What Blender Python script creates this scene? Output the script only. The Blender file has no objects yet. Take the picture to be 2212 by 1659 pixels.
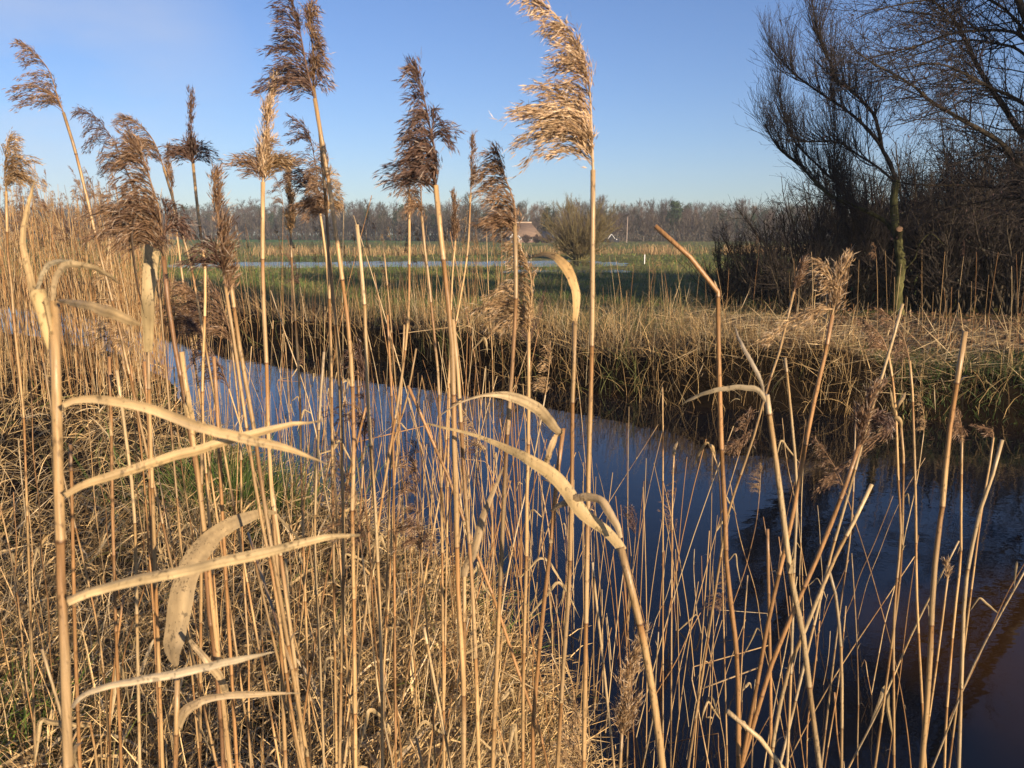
import bpy, math
import numpy as np
from mathutils import Vector

# ------------------------------------------------------------------ camera, sky, sun
S = bpy.context.scene
COL = S.collection
CZ = 2.0                                   # eye height above the water
FPX = 1770.0                               # focal length in photo units (photo = 2212 x 1659)
PITCH = math.atan(324.5 / FPX)             # horizon sits at y = 505
cam_d = bpy.data.cameras.new('camera'); cam = bpy.data.objects.new('camera', cam_d); COL.objects.link(cam)
S.camera = cam
cam.location = (0, 0, CZ); cam.rotation_euler = (math.pi/2 - PITCH, 0, 0)
cam_d.sensor_fit = 'HORIZONTAL'; cam_d.angle = 2*math.atan(1106/FPX)
cam_d.clip_start = 0.02; cam_d.clip_end = 3000
cam_d.dof.use_dof = True; cam_d.dof.focus_distance = 3.2; cam_d.dof.aperture_fstop = 22.0

SUN_EL, SUN_AZ = math.radians(14), math.radians(146)      # azimuth clockwise from +Y: behind the camera, to the right
w = bpy.data.worlds.new('World'); S.world = w; w.use_nodes = True
nt = w.node_tree; bg = nt.nodes['Background']
sky = nt.nodes.new('ShaderNodeTexSky'); sky.sky_type = 'NISHITA'; sky.sun_disc = False
sky.sun_elevation = SUN_EL; sky.sun_rotation = SUN_AZ
sky.air_density = 1.0; sky.dust_density = 0.2; sky.ozone_density = 2.0
tintn = nt.nodes.new('ShaderNodeMix'); tintn.data_type = 'RGBA'; tintn.blend_type = 'MULTIPLY'; tintn.inputs[0].default_value = 1
tintn.inputs[7].default_value = (0.81, 0.95, 1.36, 1)
nt.links.new(sky.outputs[0], tintn.inputs[6])
# faint thin cloud veil, low in the sky to the left
tc = nt.nodes.new('ShaderNodeTexCoord')
mp = nt.nodes.new('ShaderNodeMapping'); mp.inputs['Scale'].default_value = (2.2, 2.2, 6.5)
nz = nt.nodes.new('ShaderNodeTexNoise'); nz.inputs['Scale'].default_value = 1.6; nz.inputs['Detail'].default_value = 7; nz.inputs['Roughness'].default_value = 0.5
rp = nt.nodes.new('ShaderNodeValToRGB'); rp.color_ramp.elements[0].position = 0.34; rp.color_ramp.elements[1].position = 0.72
dot = nt.nodes.new('ShaderNodeVectorMath'); dot.operation = 'DOT_PRODUCT'; dot.inputs[1].default_value = Vector((-0.47, 0.86, 0.17)).normalized()
mr = nt.nodes.new('ShaderNodeMapRange'); mr.inputs[1].default_value = 0.978; mr.inputs[2].default_value = 0.998; mr.inputs[3].default_value = 0.0; mr.inputs[4].default_value = 0.55
mul = nt.nodes.new('ShaderNodeMath'); mul.operation = 'MULTIPLY'
clm = nt.nodes.new('ShaderNodeMix'); clm.data_type = 'RGBA'; clm.inputs[7].default_value = (6.2, 6.5, 7.4, 1)
nt.links.new(tc.outputs['Generated'], mp.inputs[0]); nt.links.new(mp.outputs[0], nz.inputs[0]); nt.links.new(nz.outputs[0], rp.inputs[0])
nt.links.new(tc.outputs['Generated'], dot.inputs[0]); nt.links.new(dot.outputs['Value'], mr.inputs[0])
nt.links.new(rp.outputs[0], mul.inputs[0]); nt.links.new(mr.outputs[0], mul.inputs[1])
nt.links.new(mul.outputs[0], clm.inputs[0]); nt.links.new(tintn.outputs[2], clm.inputs[6])
nt.links.new(clm.outputs[2], bg.inputs[0])
bg.inputs[1].default_value = 0.0545
SUNV = Vector((math.sin(SUN_AZ)*math.cos(SUN_EL), math.cos(SUN_AZ)*math.cos(SUN_EL), math.sin(SUN_EL)))
sl = bpy.data.lights.new('sun', 'SUN'); so = bpy.data.objects.new('sun', sl); COL.objects.link(so)
sl.energy = 5.0; sl.angle = math.radians(0.5); sl.color = (1.0, 0.78, 0.53)
so.rotation_euler = SUNV.to_track_quat('Z', 'Y').to_euler(); so.location = (8, -14, 9)
S.view_settings.view_transform = 'Standard'; S.view_settings.look = 'None'
S.view_settings.exposure = 0.95; S.view_settings.gamma = 1
S.render.engine = 'CYCLES'
S.cycles.max_bounces = 6; S.cycles.diffuse_bounces = 2; S.cycles.glossy_bounces = 2; S.cycles.transmission_bounces = 2
S.cycles.volume_bounces = 0; S.cycles.transparent_max_bounces = 4

# ------------------------------------------------------------------ helpers
rng = np.random.default_rng(7)
A = lambda *a: np.array(a, dtype=float)
def nrm(v): return v/np.maximum(np.linalg.norm(v, axis=-1, keepdims=True), 1e-9)
def unp(x, y, d):
    """photo pixel -> world point on the vertical plane at forward distance d"""
    x = np.asarray(x, float); y = np.asarray(y, float); d = np.asarray(d, float)
    a = (x-1106)/FPX; b = (829.5-y)/FPX
    dy = math.cos(PITCH)+b*math.sin(PITCH); dz = -math.sin(PITCH)+b*math.cos(PITCH)
    s = d/dy
    return np.stack([a*s, d*np.ones_like(s), CZ+dz*s], -1)
def gnd(x, y, z=0.0):
    a = (x-1106)/FPX; b = (829.5-y)/FPX
    dy = math.cos(PITCH)+b*math.sin(PITCH); dz = -math.sin(PITCH)+b*math.cos(PITCH)
    s = (z-CZ)/dz
    return A(a*s, dy*s)
def proj(P):
    P = np.asarray(P, float); x, y, z = P[..., 0], P[..., 1], P[..., 2]-CZ
    f = y*math.cos(PITCH)-z*math.sin(PITCH); u = y*math.sin(PITCH)+z*math.cos(PITCH)
    return np.stack([1106+FPX*x/f, 829.5-FPX*u/f], -1)
def catmull(P, n):
    P = np.asarray(P, float)
    if len(P) < 3:
        t = np.linspace(0, 1, n)[:, None]; return P[0]*(1-t)+P[-1]*t
    Q = np.vstack([2*P[0]-P[1], P, 2*P[-1]-P[-2]])
    seg = np.linalg.norm(np.diff(P, axis=0), axis=1)**0.5
    k = np.concatenate([[0], np.cumsum(seg)]); t = np.linspace(0, k[-1], n)
    i = np.clip(np.searchsorted(k, t, 'right')-1, 0, len(P)-2); u = ((t-k[i])/(k[i+1]-k[i]))[:, None]
    p0, p1, p2, p3 = Q[i], Q[i+1], Q[i+2], Q[i+3]
    return 0.5*(2*p1+(p2-p0)*u+(2*p0-5*p1+4*p2-p3)*u*u+(3*p1-3*p2+p3-p0)*u**3)
def resample(P, n):
    s = np.concatenate([[0], np.cumsum(np.linalg.norm(np.diff(P, axis=0), axis=1))]); t = np.linspace(0, s[-1], n)
    return np.stack([np.interp(t, s, P[:, k]) for k in range(3)], -1)

class MB:
    """collects quads, triangles and colours and links them as ONE mesh object"""
    def __init__(s): s.v = []; s.q = []; s.t = []; s.c = []; s.n = 0
    def add(s, V, Q=None, T=None, C=(0.5, 0.5, 0.5)):
        V = np.asarray(V, np.float32).reshape(-1, 3)
        if Q is not None and len(Q): s.q.append(np.asarray(Q, np.int64).reshape(-1, 4)+s.n)
        if T is not None and len(T): s.t.append(np.asarray(T, np.int64).reshape(-1, 3)+s.n)
        C = np.asarray(C, np.float32)
        if C.ndim == 1: C = np.broadcast_to(C, (len(V), 3))
        s.v.append(V); s.c.append(C.reshape(-1, 3)); s.n += len(V); return s
    def tubes(s, P, R, C, k=4):
        """P (m,n,3) paths, R (m,n) radii, C broadcastable to (m,n,3)"""
        P = np.asarray(P, float)
        if P.ndim == 2: P = P[None]; R = np.asarray(R)[None]
        m, n, _ = P.shape
        if m == 0: return s
        C = np.asarray(C, float)
        if C.ndim == 1: C = C[None, None]
        elif C.ndim == 2: C = C[:, None] if C.shape[0] == m and m > 1 else C[None]
        T = nrm(np.gradient(P, axis=1))
        ref = np.where(np.abs(nrm(P[:, -1]-P[:, 0])[:, 2:3]) > 0.8, A(1, 0, 0), A(0, 0, 1))[:, None]
        U = nrm(np.cross(T, ref)); W = np.cross(T, U)
        a = np.arange(k)*2*np.pi/k
        ring = U[:, :, None]*np.cos(a)[:, None]+W[:, :, None]*np.sin(a)[:, None]
        V = P[:, :, None]+ring*np.broadcast_to(R, (m, n))[:, :, None, None]
        I = np.arange(m*n*k).reshape(m, n, k)
        Q = np.stack([I[:, :-1], np.roll(I, -1, 2)[:, :-1], np.roll(I, -1, 2)[:, 1:], I[:, 1:]], -1)
        caps = []
        if k == 4: caps = [I[:, -1]]
        s.add(V, np.concatenate([Q.reshape(-1, 4)]+caps), None, np.broadcast_to(C, (m, n, 3))[:, :, None].repeat(k, 2))
        if k > 4 and m < 4:
            e = I[:, -1]; s.t.append((np.stack([np.repeat(e[:, :1], k-2, 1), e[:, 1:-1], e[:, 2:]], -1)).reshape(-1, 3)+s.n-m*n*k)
        return s
    def ribbons(s, P, Wd, Sd, C, fold=None):
        """P (m,n,3), Wd half widths (m,n), Sd side dirs (m,n,3); fold = (m,n,3) offset of the mid rib"""
        P = np.asarray(P, float); m, n, _ = P.shape
        if m == 0: return s
        C = np.broadcast_to(np.asarray(C, float), (m, n, 3)) if np.asarray(C).ndim != 2 else np.broadcast_to(np.asarray(C)[:, None], (m, n, 3))
        L = P-Sd*Wd[..., None]; Rr = P+Sd*Wd[..., None]
        rows = [L, Rr] if fold is None else [L, P+fold, Rr]
        kk = len(rows); V = np.stack(rows, 2); I = np.arange(m*n*kk).reshape(m, n, kk)
        Q = np.stack([I[:, :-1, :-1], I[:, :-1, 1:], I[:, 1:, 1:], I[:, 1:, :-1]], -1)
        return s.add(V, Q, None, C[:, :, None].repeat(kk, 2))
    def flakes(s, B, D, L, Wd, C, roll=None):
        """pointed spikelets: diamond faces from base B along D"""
        m = len(B)
        if m == 0: return s
        rv = rng.normal(size=(m, 3)) if roll is None else roll
        sd = nrm(np.cross(D, rv)); L = np.broadcast_to(L, (m,))[:, None]; Wd = np.broadcast_to(Wd, (m,))[:, None]
        md = B+D*L*0.4
        V = np.stack([B, md-sd*Wd, B+D*L, md+sd*Wd], 1); I = np.arange(m*4).reshape(m, 4)
        C = np.broadcast_to(np.asarray(C, float), (m, 3)) if np.asarray(C).ndim == 1 else C
        return s.add(V, I, None, C[:, None].repeat(4, 1))
    def build(s, name, mat, parent=None, origin=None, smooth=False):
        me = bpy.data.meshes.new(name)
        V = np.concatenate(s.v) if s.v else np.zeros((0, 3), np.float32); C = np.concatenate(s.c)
        if origin is not None: V = V-np.asarray(origin, np.float32)
        q = np.concatenate(s.q) if s.q else np.zeros((0, 4), np.int64); t = np.concatenate(s.t) if s.t else np.zeros((0, 3), np.int64)
        me.vertices.add(len(V)); me.vertices.foreach_set('co', V.astype(np.float32).ravel())
        lo = np.concatenate([q.ravel(), t.ravel()]).astype(np.int32); me.loops.add(len(lo)); me.loops.foreach_set('vertex_index', lo)
        st = np.concatenate([np.arange(len(q))*4, len(q)*4+np.arange(len(t))*3]).astype(np.int32)
        me.polygons.add(len(st)); me.polygons.foreach_set('loop_start', st)
        if smooth: me.polygons.foreach_set('use_smooth', np.ones(len(st), bool))
        ca = me.color_attributes.new('tint', 'FLOAT_COLOR', 'POINT')
        ca.data.foreach_set('color', np.concatenate([C, np.ones((len(C), 1))], 1).astype(np.float32).ravel())
        me.update(calc_edges=True); me.materials.append(mat)
        o = bpy.data.objects.new(name, me); COL.objects.link(o)
        if parent is not None: o.parent = parent
        elif origin is not None: o.location = origin
        return o
def tag(o, label=None, cat=None, group=None, kind=None):
    if label: o['label'] = label
    if cat: o['category'] = cat
    if group: o['group'] = group
    if kind: o['kind'] = kind
    return o
def empty(name, loc):
    o = bpy.data.objects.new(name, None); COL.objects.link(o); o.location = loc; o.empty_display_size = 0.1; return o

# ------------------------------------------------------------------ materials
def mat(name, rough=0.6, spec=0.3, noise=None, bump=0.0, trans=0.0, coord='Object', objrand=0.0, specks=0.0):
    m = bpy.data.materials.new(name); m.use_nodes = True; n = m.node_tree; L = n.links
    b = n.nodes['Principled BSDF']; b.inputs['Roughness'].default_value = rough; b.inputs['Specular IOR Level'].default_value = spec
    at = n.nodes.new('ShaderNodeAttribute'); at.attribute_name = 'tint'; out = at.outputs['Color']
    if noise:
        sc, lo, hi, stretch = noise
        t = n.nodes.new('ShaderNodeTexCoord'); mpn = n.nodes.new('ShaderNodeMapping'); mpn.inputs['Scale'].default_value = stretch
        z = n.nodes.new('ShaderNodeTexNoise'); z.inputs['Scale'].default_value = sc; z.inputs['Detail'].default_value = 4
        r = n.nodes.new('ShaderNodeMapRange'); r.inputs[1].default_value = 0.3; r.inputs[2].default_value = 0.7; r.inputs[3].default_value = lo; r.inputs[4].default_value = hi
        mx = n.nodes.new('ShaderNodeMix'); mx.data_type = 'RGBA'; mx.blend_type = 'MULTIPLY'; mx.inputs[0].default_value = 1
        L.new(t.outputs[coord], mpn.inputs[0]); L.new(mpn.outputs[0], z.inputs[0]); L.new(z.outputs[0], r.inputs[0])
        L.new(out, mx.inputs[6]); L.new(r.outputs[0], mx.inputs[7]); out = mx.outputs[2]
        if bump:
            bp = n.nodes.new('ShaderNodeBump'); bp.inputs['Strength'].default_value = bump; bp.inputs['Distance'].default_value = 0.002
            L.new(z.outputs[0], bp.inputs['Height']); L.new(bp.outputs[0], b.inputs['Normal'])
    if specks:
        t3 = n.nodes.new('ShaderNodeTexCoord'); m3 = n.nodes.new('ShaderNodeMapping'); m3.inputs['Scale'].default_value = (1, 1, .45); z3 = n.nodes.new('ShaderNodeTexNoise'); z3.inputs['Scale'].default_value = 420; z3.inputs['Detail'].default_value = 2
        z4 = n.nodes.new('ShaderNodeTexNoise'); z4.inputs['Scale'].default_value = 38; a4 = n.nodes.new('ShaderNodeMath'); a4.operation = 'MULTIPLY_ADD'; a4.inputs[1].default_value = .55
        r3 = n.nodes.new('ShaderNodeMapRange'); r3.inputs[1].default_value = .88; r3.inputs[2].default_value = .98; r3.inputs[3].default_value = 1; r3.inputs[4].default_value = 1-specks; x3 = n.nodes.new('ShaderNodeMix'); x3.data_type = 'RGBA'; x3.blend_type = 'MULTIPLY'; x3.inputs[0].default_value = 1
        L.new(t3.outputs['Object'], m3.inputs[0]); L.new(m3.outputs[0], z3.inputs[0]); L.new(t3.outputs['Object'], z4.inputs[0]); L.new(z4.outputs[0], a4.inputs[0]); L.new(z3.outputs[0], a4.inputs[2]); L.new(a4.outputs[0], r3.inputs[0]); L.new(out, x3.inputs[6]); L.new(r3.outputs[0], x3.inputs[7]); out = x3.outputs[2]
    if objrand:
        oi = n.nodes.new('ShaderNodeObjectInfo'); r2 = n.nodes.new('ShaderNodeMapRange'); r2.inputs[3].default_value = 1-objrand; r2.inputs[4].default_value = 1+objrand*0.6
        mx2 = n.nodes.new('ShaderNodeMix'); mx2.data_type = 'RGBA'; mx2.blend_type = 'MULTIPLY'; mx2.inputs[0].default_value = 1
        L.new(oi.outputs['Random'], r2.inputs[0]); L.new(out, mx2.inputs[6]); L.new(r2.outputs[0], mx2.inputs[7]); out = mx2.outputs[2]
    L.new(out, b.inputs['Base Color'])
    if trans:
        tr = n.nodes.new('ShaderNodeBsdfTranslucent'); L.new(out, tr.inputs[0]); ms = n.nodes.new('ShaderNodeMixShader'); ms.inputs[0].default_value = trans
        L.new(b.outputs[0], ms.inputs[1]); L.new(tr.outputs[0], ms.inputs[2]); L.new(ms.outputs[0], n.nodes['Material Output'].inputs[0])
    return m
M = dict(
    stem=mat('reed_stem', 0.42, 0.45, (9, 0.62, 1.12, (60, 60, 2.2)), 0.25, 0, 'Object', 0.22, 0.5),
    leaf=mat('reed_leaf', 0.55, 0.35, (16, 0.78, 1.10, (9, 9, 1.2)), 0.25, 0.22, 'Object', 0.0, 0.55),
    plume=mat('reed_plume', 0.6, 0.3, None, 0, 0.25),
    straw=mat('dead_grass', 0.65, 0.2, None, 0, 0.2),
    bark=mat('bark', 0.9, 0.1, (32, 0.35, 1.45, (1, 1, 0.22)), 1.0),
    twig=mat('twig', 0.7, 0.25),
    far=mat('far_tree', 0.9, 0.05),
    thatch=mat('thatch', 0.95, 0.05, (1.2, 0.8, 1.15, (1, 1, 4)), 0.3),
    paint=mat('painted_wood', 0.6, 0.3, (5, 0.9, 1.05, (1, 1, 1))),
    wood=mat('weathered_wood', 0.8, 0.2, (6, 0.7, 1.1, (6, 6, 1))),
)

# ------------------------------------------------------------------ ground, ditch and water
NEAR = A([-40, 24], [-14, 19], [-9, 15.4], [-6.2, 13.3], [-4.6, 11.2], [-3.4, 8.8], [-1.6, 6.3], [-0.4, 5.0], [0.15, 4.0], [0.35, 2.9], [0.45, 1.8], [0.6, 0.5], [1.0, -2], [1.6, -8], [2, -60])
FARS = A([-40, 40], [-14, 25], [-9.5, 20], [-6.1, 16], [-3.2, 13.5], [-0.75, 12.0], [1.15, 10.2], [2.1, 9.4], [3.3, 9.1], [4.2, 8.85], [5.5, 8.5], [7.2, 7.9], [10, 6.4], [14, 2.5], [17, -6], [19, -60])
def sdist(P, X, Y):
    """signed distance to an open polyline, positive on its left side"""
    best = np.full(X.shape, 1e9); sg = np.ones(X.shape)
    for a, b in zip(P[:-1], P[1:]):
        d = b-a; t = np.clip(((X-a[0])*d[0]+(Y-a[1])*d[1])/(d@d), 0, 1); qx = X-a[0]-t*d[0]; qy = Y-a[1]-t*d[1]
        r = np.hypot(qx, qy); s = np.sign(d[0]*qy-d[1]*qx); u = r < best
        best = np.where(u, r, best); sg = np.where(u, s, sg)
    return best*sg
def vnoise(x, y, seed=0):
    xi = np.floor(x).astype(np.int64); yi = np.floor(y).astype(np.int64); fx = x-xi; fy = y-yi
    def h(i, j):
        k = (i*374761393+j*668265263+seed*1274126177) & 0xFFFFFFFF
        k = ((k ^ (k >> 13))*1274126177) & 0xFFFFFFFF; return ((k ^ (k >> 16)) & 0xFFFF)/65535.0
    fx = fx*fx*(3-2*fx); fy = fy*fy*(3-2*fy)
    return (h(xi, yi)*(1-fx)+h(xi+1, yi)*fx)*(1-fy)+(h(xi, yi+1)*(1-fx)+h(xi+1, yi+1)*fx)*fy
sst = lambda a, b, x: (lambda t: t*t*(3-2*t))(np.clip((x-a)/(b-a), 0, 1))
def near_d(X, Y): return -sdist(NEAR, X, Y)       # > 0 on the near bank
def far_d(X, Y): return sdist(FARS, X, Y)         # > 0 on the far bank
def flood(X, Y):                                  # wet hollows in the meadow
    return np.clip(1-np.abs(Y-46-0.12*X)/7.5, 0, 1)*sst(-22, -14, X)*(1-sst(4, 9, X))+np.clip(1-np.abs(Y-36-0.1*X)/3.0, 0, 1)*sst(-1.5, 0.5, X)*(1-sst(4, 7, X))
def height(X, Y):
    X = np.asarray(X, float); Y = np.asarray(Y, float)
    nd = near_d(X, Y); fd = far_d(X, Y)
    h = np.full(X.shape, -0.45)
    h = np.maximum(h, -0.45+0.75*sst(-1.0, 1.0, nd)+0.06*(vnoise(X*2, Y*2, 3)-.5))
    h = np.maximum(h, -0.45+(0.92+.22*sst(1.9, 2.6, X)*(1-sst(3.6, 4.6, X))*(1-sst(1.2, 2.6, fd)))*sst(-0.32, 0.42, fd)+0.10*(vnoise(X*1.6, Y*1.6, 5)-.5)*sst(0, 1, fd))
    h = h-0.14*np.clip(flood(X, Y)*1.6, 0, 1)*sst(2, 5, fd)
    return h+0.05*(vnoise(X*.4, Y*.4, 9)-.5)
H1 = lambda x, y: float(height(A(x), A(y))[0])

def build_ground():
    Y = np.concatenate([np.arange(-40, -2, 2.0), np.arange(-2, 20, 0.16), 20*np.exp(np.linspace(0, math.log(45), 120))]); u = np.linspace(-1, 1, 241)
    X = u[None]*(np.maximum(Y, 0)*1.0+14)[:, None]; YY = np.broadcast_to(Y[:, None], X.shape)
    Z = height(X, YY); fd = far_d(X, YY); nd = near_d(X, YY)
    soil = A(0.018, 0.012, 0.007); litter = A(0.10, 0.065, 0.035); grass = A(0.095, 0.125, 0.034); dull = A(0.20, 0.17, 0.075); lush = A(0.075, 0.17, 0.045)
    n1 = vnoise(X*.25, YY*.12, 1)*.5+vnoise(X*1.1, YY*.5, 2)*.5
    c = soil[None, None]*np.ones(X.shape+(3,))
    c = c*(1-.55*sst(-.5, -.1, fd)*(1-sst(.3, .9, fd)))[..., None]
    g = sst(1.6, 3.4, fd)[..., None]; n1 = n1[..., None]
    mead = grass*(1-n1)+dull*n1
    band = (sst(150, 185, YY)*sst(5, -20, X) if False else sst(140, 175, YY)*(1-sst(-30, -5, X)))[..., None]
    mead = mead*(1-band)+lush*band
    c = c*(1-g)+mead*g
    rt = (sst(2.6, 4.2, X)*sst(0.3, 0.9, fd)*(1-sst(14, 17, YY)))[..., None]
    c = c*(1-rt)+(litter*(0.5+vnoise(X*9, YY*9, 4)[..., None]))*rt
    I = np.arange(X.size).reshape(X.shape); Q = np.stack([I[:-1, :-1], I[:-1, 1:], I[1:, 1:], I[1:, :-1]], -1)
    m = mat('ground_soil', 0.95, 0.05, (3.0, 0.55, 1.35, (1, 1, 1)), 0.5)
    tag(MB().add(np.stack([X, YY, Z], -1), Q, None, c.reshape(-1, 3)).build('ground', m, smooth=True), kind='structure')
build_ground()

def water_mat(name, deep, brown, rough=0.02, bump=0.03, bscale=9.0):
    m = bpy.data.materials.new(name); m.use_nodes = True; n = m.node_tree; L = n.links; b = n.nodes['Principled BSDF']
    b.inputs['Roughness'].default_value = rough; b.inputs['IOR'].default_value = 1.333
    t = n.nodes.new('ShaderNodeTexCoord')
    z = n.nodes.new('ShaderNodeTexNoise'); z.inputs['Scale'].default_value = 0.55; z.inputs['Detail'].default_value = 6
    r = n.nodes.new('ShaderNodeValToRGB'); r.color_ramp.elements[0].position = .42; r.color_ramp.elements[1].position = .62
    r.color_ramp.elements[0].color = (*deep, 1); r.color_ramp.elements[1].color = (*brown, 1)
    at = n.nodes.new('ShaderNodeAttribute'); at.attribute_name = 'tint'
    ad = n.nodes.new('ShaderNodeMath'); ad.operation = 'MULTIPLY_ADD'; ad.inputs[1].default_value = 0.5
    sp = n.nodes.new('ShaderNodeSeparateColor')
    L.new(t.outputs['Object'], z.inputs[0]); L.new(at.outputs[0], sp.inputs[0]); L.new(z.outputs[0], ad.inputs[0]); L.new(sp.outputs[0], ad.inputs[2]); L.new(ad.outputs[0], r.inputs[0]); L.new(r.outputs[0], b.inputs['Base Color'])
    z2 = n.nodes.new('ShaderNodeTexNoise'); z2.inputs['Scale'].default_value = bscale; z2.inputs['Detail'].default_value = 3
    bp = n.nodes.new('ShaderNodeBump'); bp.inputs['Strength'].default_value = bump; bp.inputs['Distance'].default_value = 0.02
    L.new(t.outputs['Object'], z2.inputs[0]); L.new(z2.outputs[0], bp.inputs['Height']); L.new(bp.outputs[0], b.inputs['Normal'])
    return m
def build_water():
    Y = np.concatenate([np.arange(-30, 0, 3.0), np.arange(0, 22, 0.25), np.arange(22, 41, 2)]); X = np.arange(-40, 22, 0.25)
    XX, YY = np.meshgrid(X, Y); fd = far_d(XX, YY)
    near_right = sst(0.75, 1.7, XX-0.12*YY)*(1-sst(3.8, 5.6, YY))
    br = np.clip(0.18*sst(-2.2, -0.3, fd)+near_right*(.16+.34*vnoise(XX*1.3, YY*1.3, 41)), 0, 0.7)
    I = np.arange(XX.size).reshape(XX.shape); Q = np.stack([I[:-1, :-1], I[:-1, 1:], I[1:, 1:], I[1:, :-1]], -1)
    m = water_mat('ditch_water', (0.006, 0.007, 0.010), (0.040, 0.020, 0.008), 0.02, 0.06, 7.0)
    tag(MB().add(np.stack([XX, YY, 0*XX], -1), Q, None, np.repeat(br.reshape(-1, 1), 3, 1)).build('water', m), kind='structure')
    XX, YY = np.meshgrid(np.linspace(-30, 14, 60), np.linspace(30, 60, 40)); I = np.arange(XX.size).reshape(XX.shape); Q = np.stack([I[:-1, :-1], I[:-1, 1:], I[1:, 1:], I[1:, :-1]], -1)
    m2 = water_mat('flood_water', (0.02, 0.03, 0.03), (0.03, 0.04, 0.02), 0.12, 0.45, 14.0)
    tag(MB().add(np.stack([XX, YY, 0*XX+0.372], -1), Q, None, (0, 0, 0)).build('flooded_meadow_water', m2), kind='structure')
build_water()
# ------------------------------------------------------------------ far wood, bushes and trees
def spawn(P, R, count, tr, lr, ang, up=0.0, curl=0.0, jit=0.05, n=8, ratio=0.6, tip=0.15, rmax=1.0, bias=None, shrink=0.5):
    """side shoots growing out of the given shoots: P (m,n,3), R (m,n)"""
    m, k, _ = P.shape; ln = np.linalg.norm(P[:, -1]-P[:, 0], axis=-1); i = rng.choice(m, count, p=ln/ln.sum())
    t = rng.uniform(*tr, count); f = t*(k-1); j = np.minimum(f.astype(int), k-2); f = (f-j)[:, None]
    B = P[i, j]*(1-f)+P[i, j+1]*f; T = nrm(P[i, j+1]-P[i, j]); r0 = np.minimum(R[i, j]*ratio, rmax)
    pr = rng.normal(size=(count, 3))
    if bias is not None: pr = pr+np.asarray(bias)
    pr = nrm(pr-T*(pr*T).sum(-1, keepdims=True)); a = rng.uniform(*ang, count)[:, None]
    d = nrm(T*np.cos(a)+pr*np.sin(a)+A(0, 0, up)); L = rng.uniform(*lr, count)*(1-shrink*t)
    out = np.zeros((count, n, 3)); out[:, 0] = B; step = (L/(n-1))[:, None]
    for s in range(1, n):
        d = nrm(d+A(0, 0, curl)+rng.normal(size=(count, 3))*jit); out[:, s] = out[:, s-1]+d*step
    rr = np.maximum(r0[:, None]*np.linspace(1, tip, n)[None], 0.0008)
    return out, rr
def cvar(base, m, v=0.25, n=None):
    c = np.asarray(base)[None]*(1+rng.uniform(-v, v, (m, 1))); return c if n is None else c[:, None]

def far_tree_arrays(h, spread, col, trunkcol, twigs=640, kind='bare'):
    mb = MB()
    n = 8; P = np.zeros((1, n, 3)); P[0, :, 2] = np.linspace(0, h*0.86, n); P[0, :, :2] = np.cumsum(rng.normal(0, 0.02*h/n, (n, 2)), 0)*2
    R = np.linspace(0.02*h, 0.004*h, n)[None]
    mb.tubes(P, R, trunkcol, 4)
    if kind == 'pine':
        Q, r = spawn(P, R, 26, (0.45, 1), (0.12*h, 0.24*h), (1.0, 1.5), 0.1, 0.05, 0.1, 4, 0.5, 0.2); mb.tubes(Q, r, trunkcol, 3)
        i = rng.integers(0, 26, 1500); j = rng.integers(1, 4, 1500); B = Q[i, j]+rng.normal(size=(1500, 3))*0.035*h
        mb.flakes(B, nrm(rng.normal(size=(1500, 3))+A(0, 0, .5)), rng.uniform(.04, .07, 1500)*h, 0.012*h, cvar(col, 1500, .4))
        return mb
    Q, r = spawn(P, R, 30, (0.12, 1), (0.22*h*spread, 0.40*h*spread), (0.5, 1.15), 0.22, 0.10, 0.10, 6, 0.55, 0.3); mb.tubes(Q, r, cvar(trunkcol, 30, .2), 3)
    Q2, r2 = spawn(Q, r, 120, (0.2, 1), (0.10*h*spread, 0.22*h*spread), (0.4, 1.0), 0.2, 0.08, 0.14, 4, 0.8, 0.4); mb.tubes(Q2, np.maximum(r2, .026), cvar(col, 120, .3), 3)
    Q3, r3 = spawn(Q2, r2, twigs, (0.1, 1), (0.06*h, 0.13*h), (0.3, 1.0), 0.15, 0.05, 0.2, 3, 0.8, 0.4); mb.tubes(Q3, np.maximum(r3, .018), cvar(col, twigs, .4), 3)
    return mb
def merge_into(big, mb, loc, rz, sc):
    V = np.concatenate(mb.v); c, s = math.cos(rz), math.sin(rz)
    V = np.stack([V[:, 0]*c-V[:, 1]*s, V[:, 0]*s+V[:, 1]*c, V[:, 2]], -1)*sc+np.asarray(loc)
    big.add(V, np.concatenate(mb.q) if mb.q else None, np.concatenate(mb.t) if mb.t else None, np.concatenate(mb.c))
GREYB = A(.076, .054, .044); GREYG = A(.062, .056, .040); DARKG = A(.03, .05, .025); TRK = A(.12, .105, .085)
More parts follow.
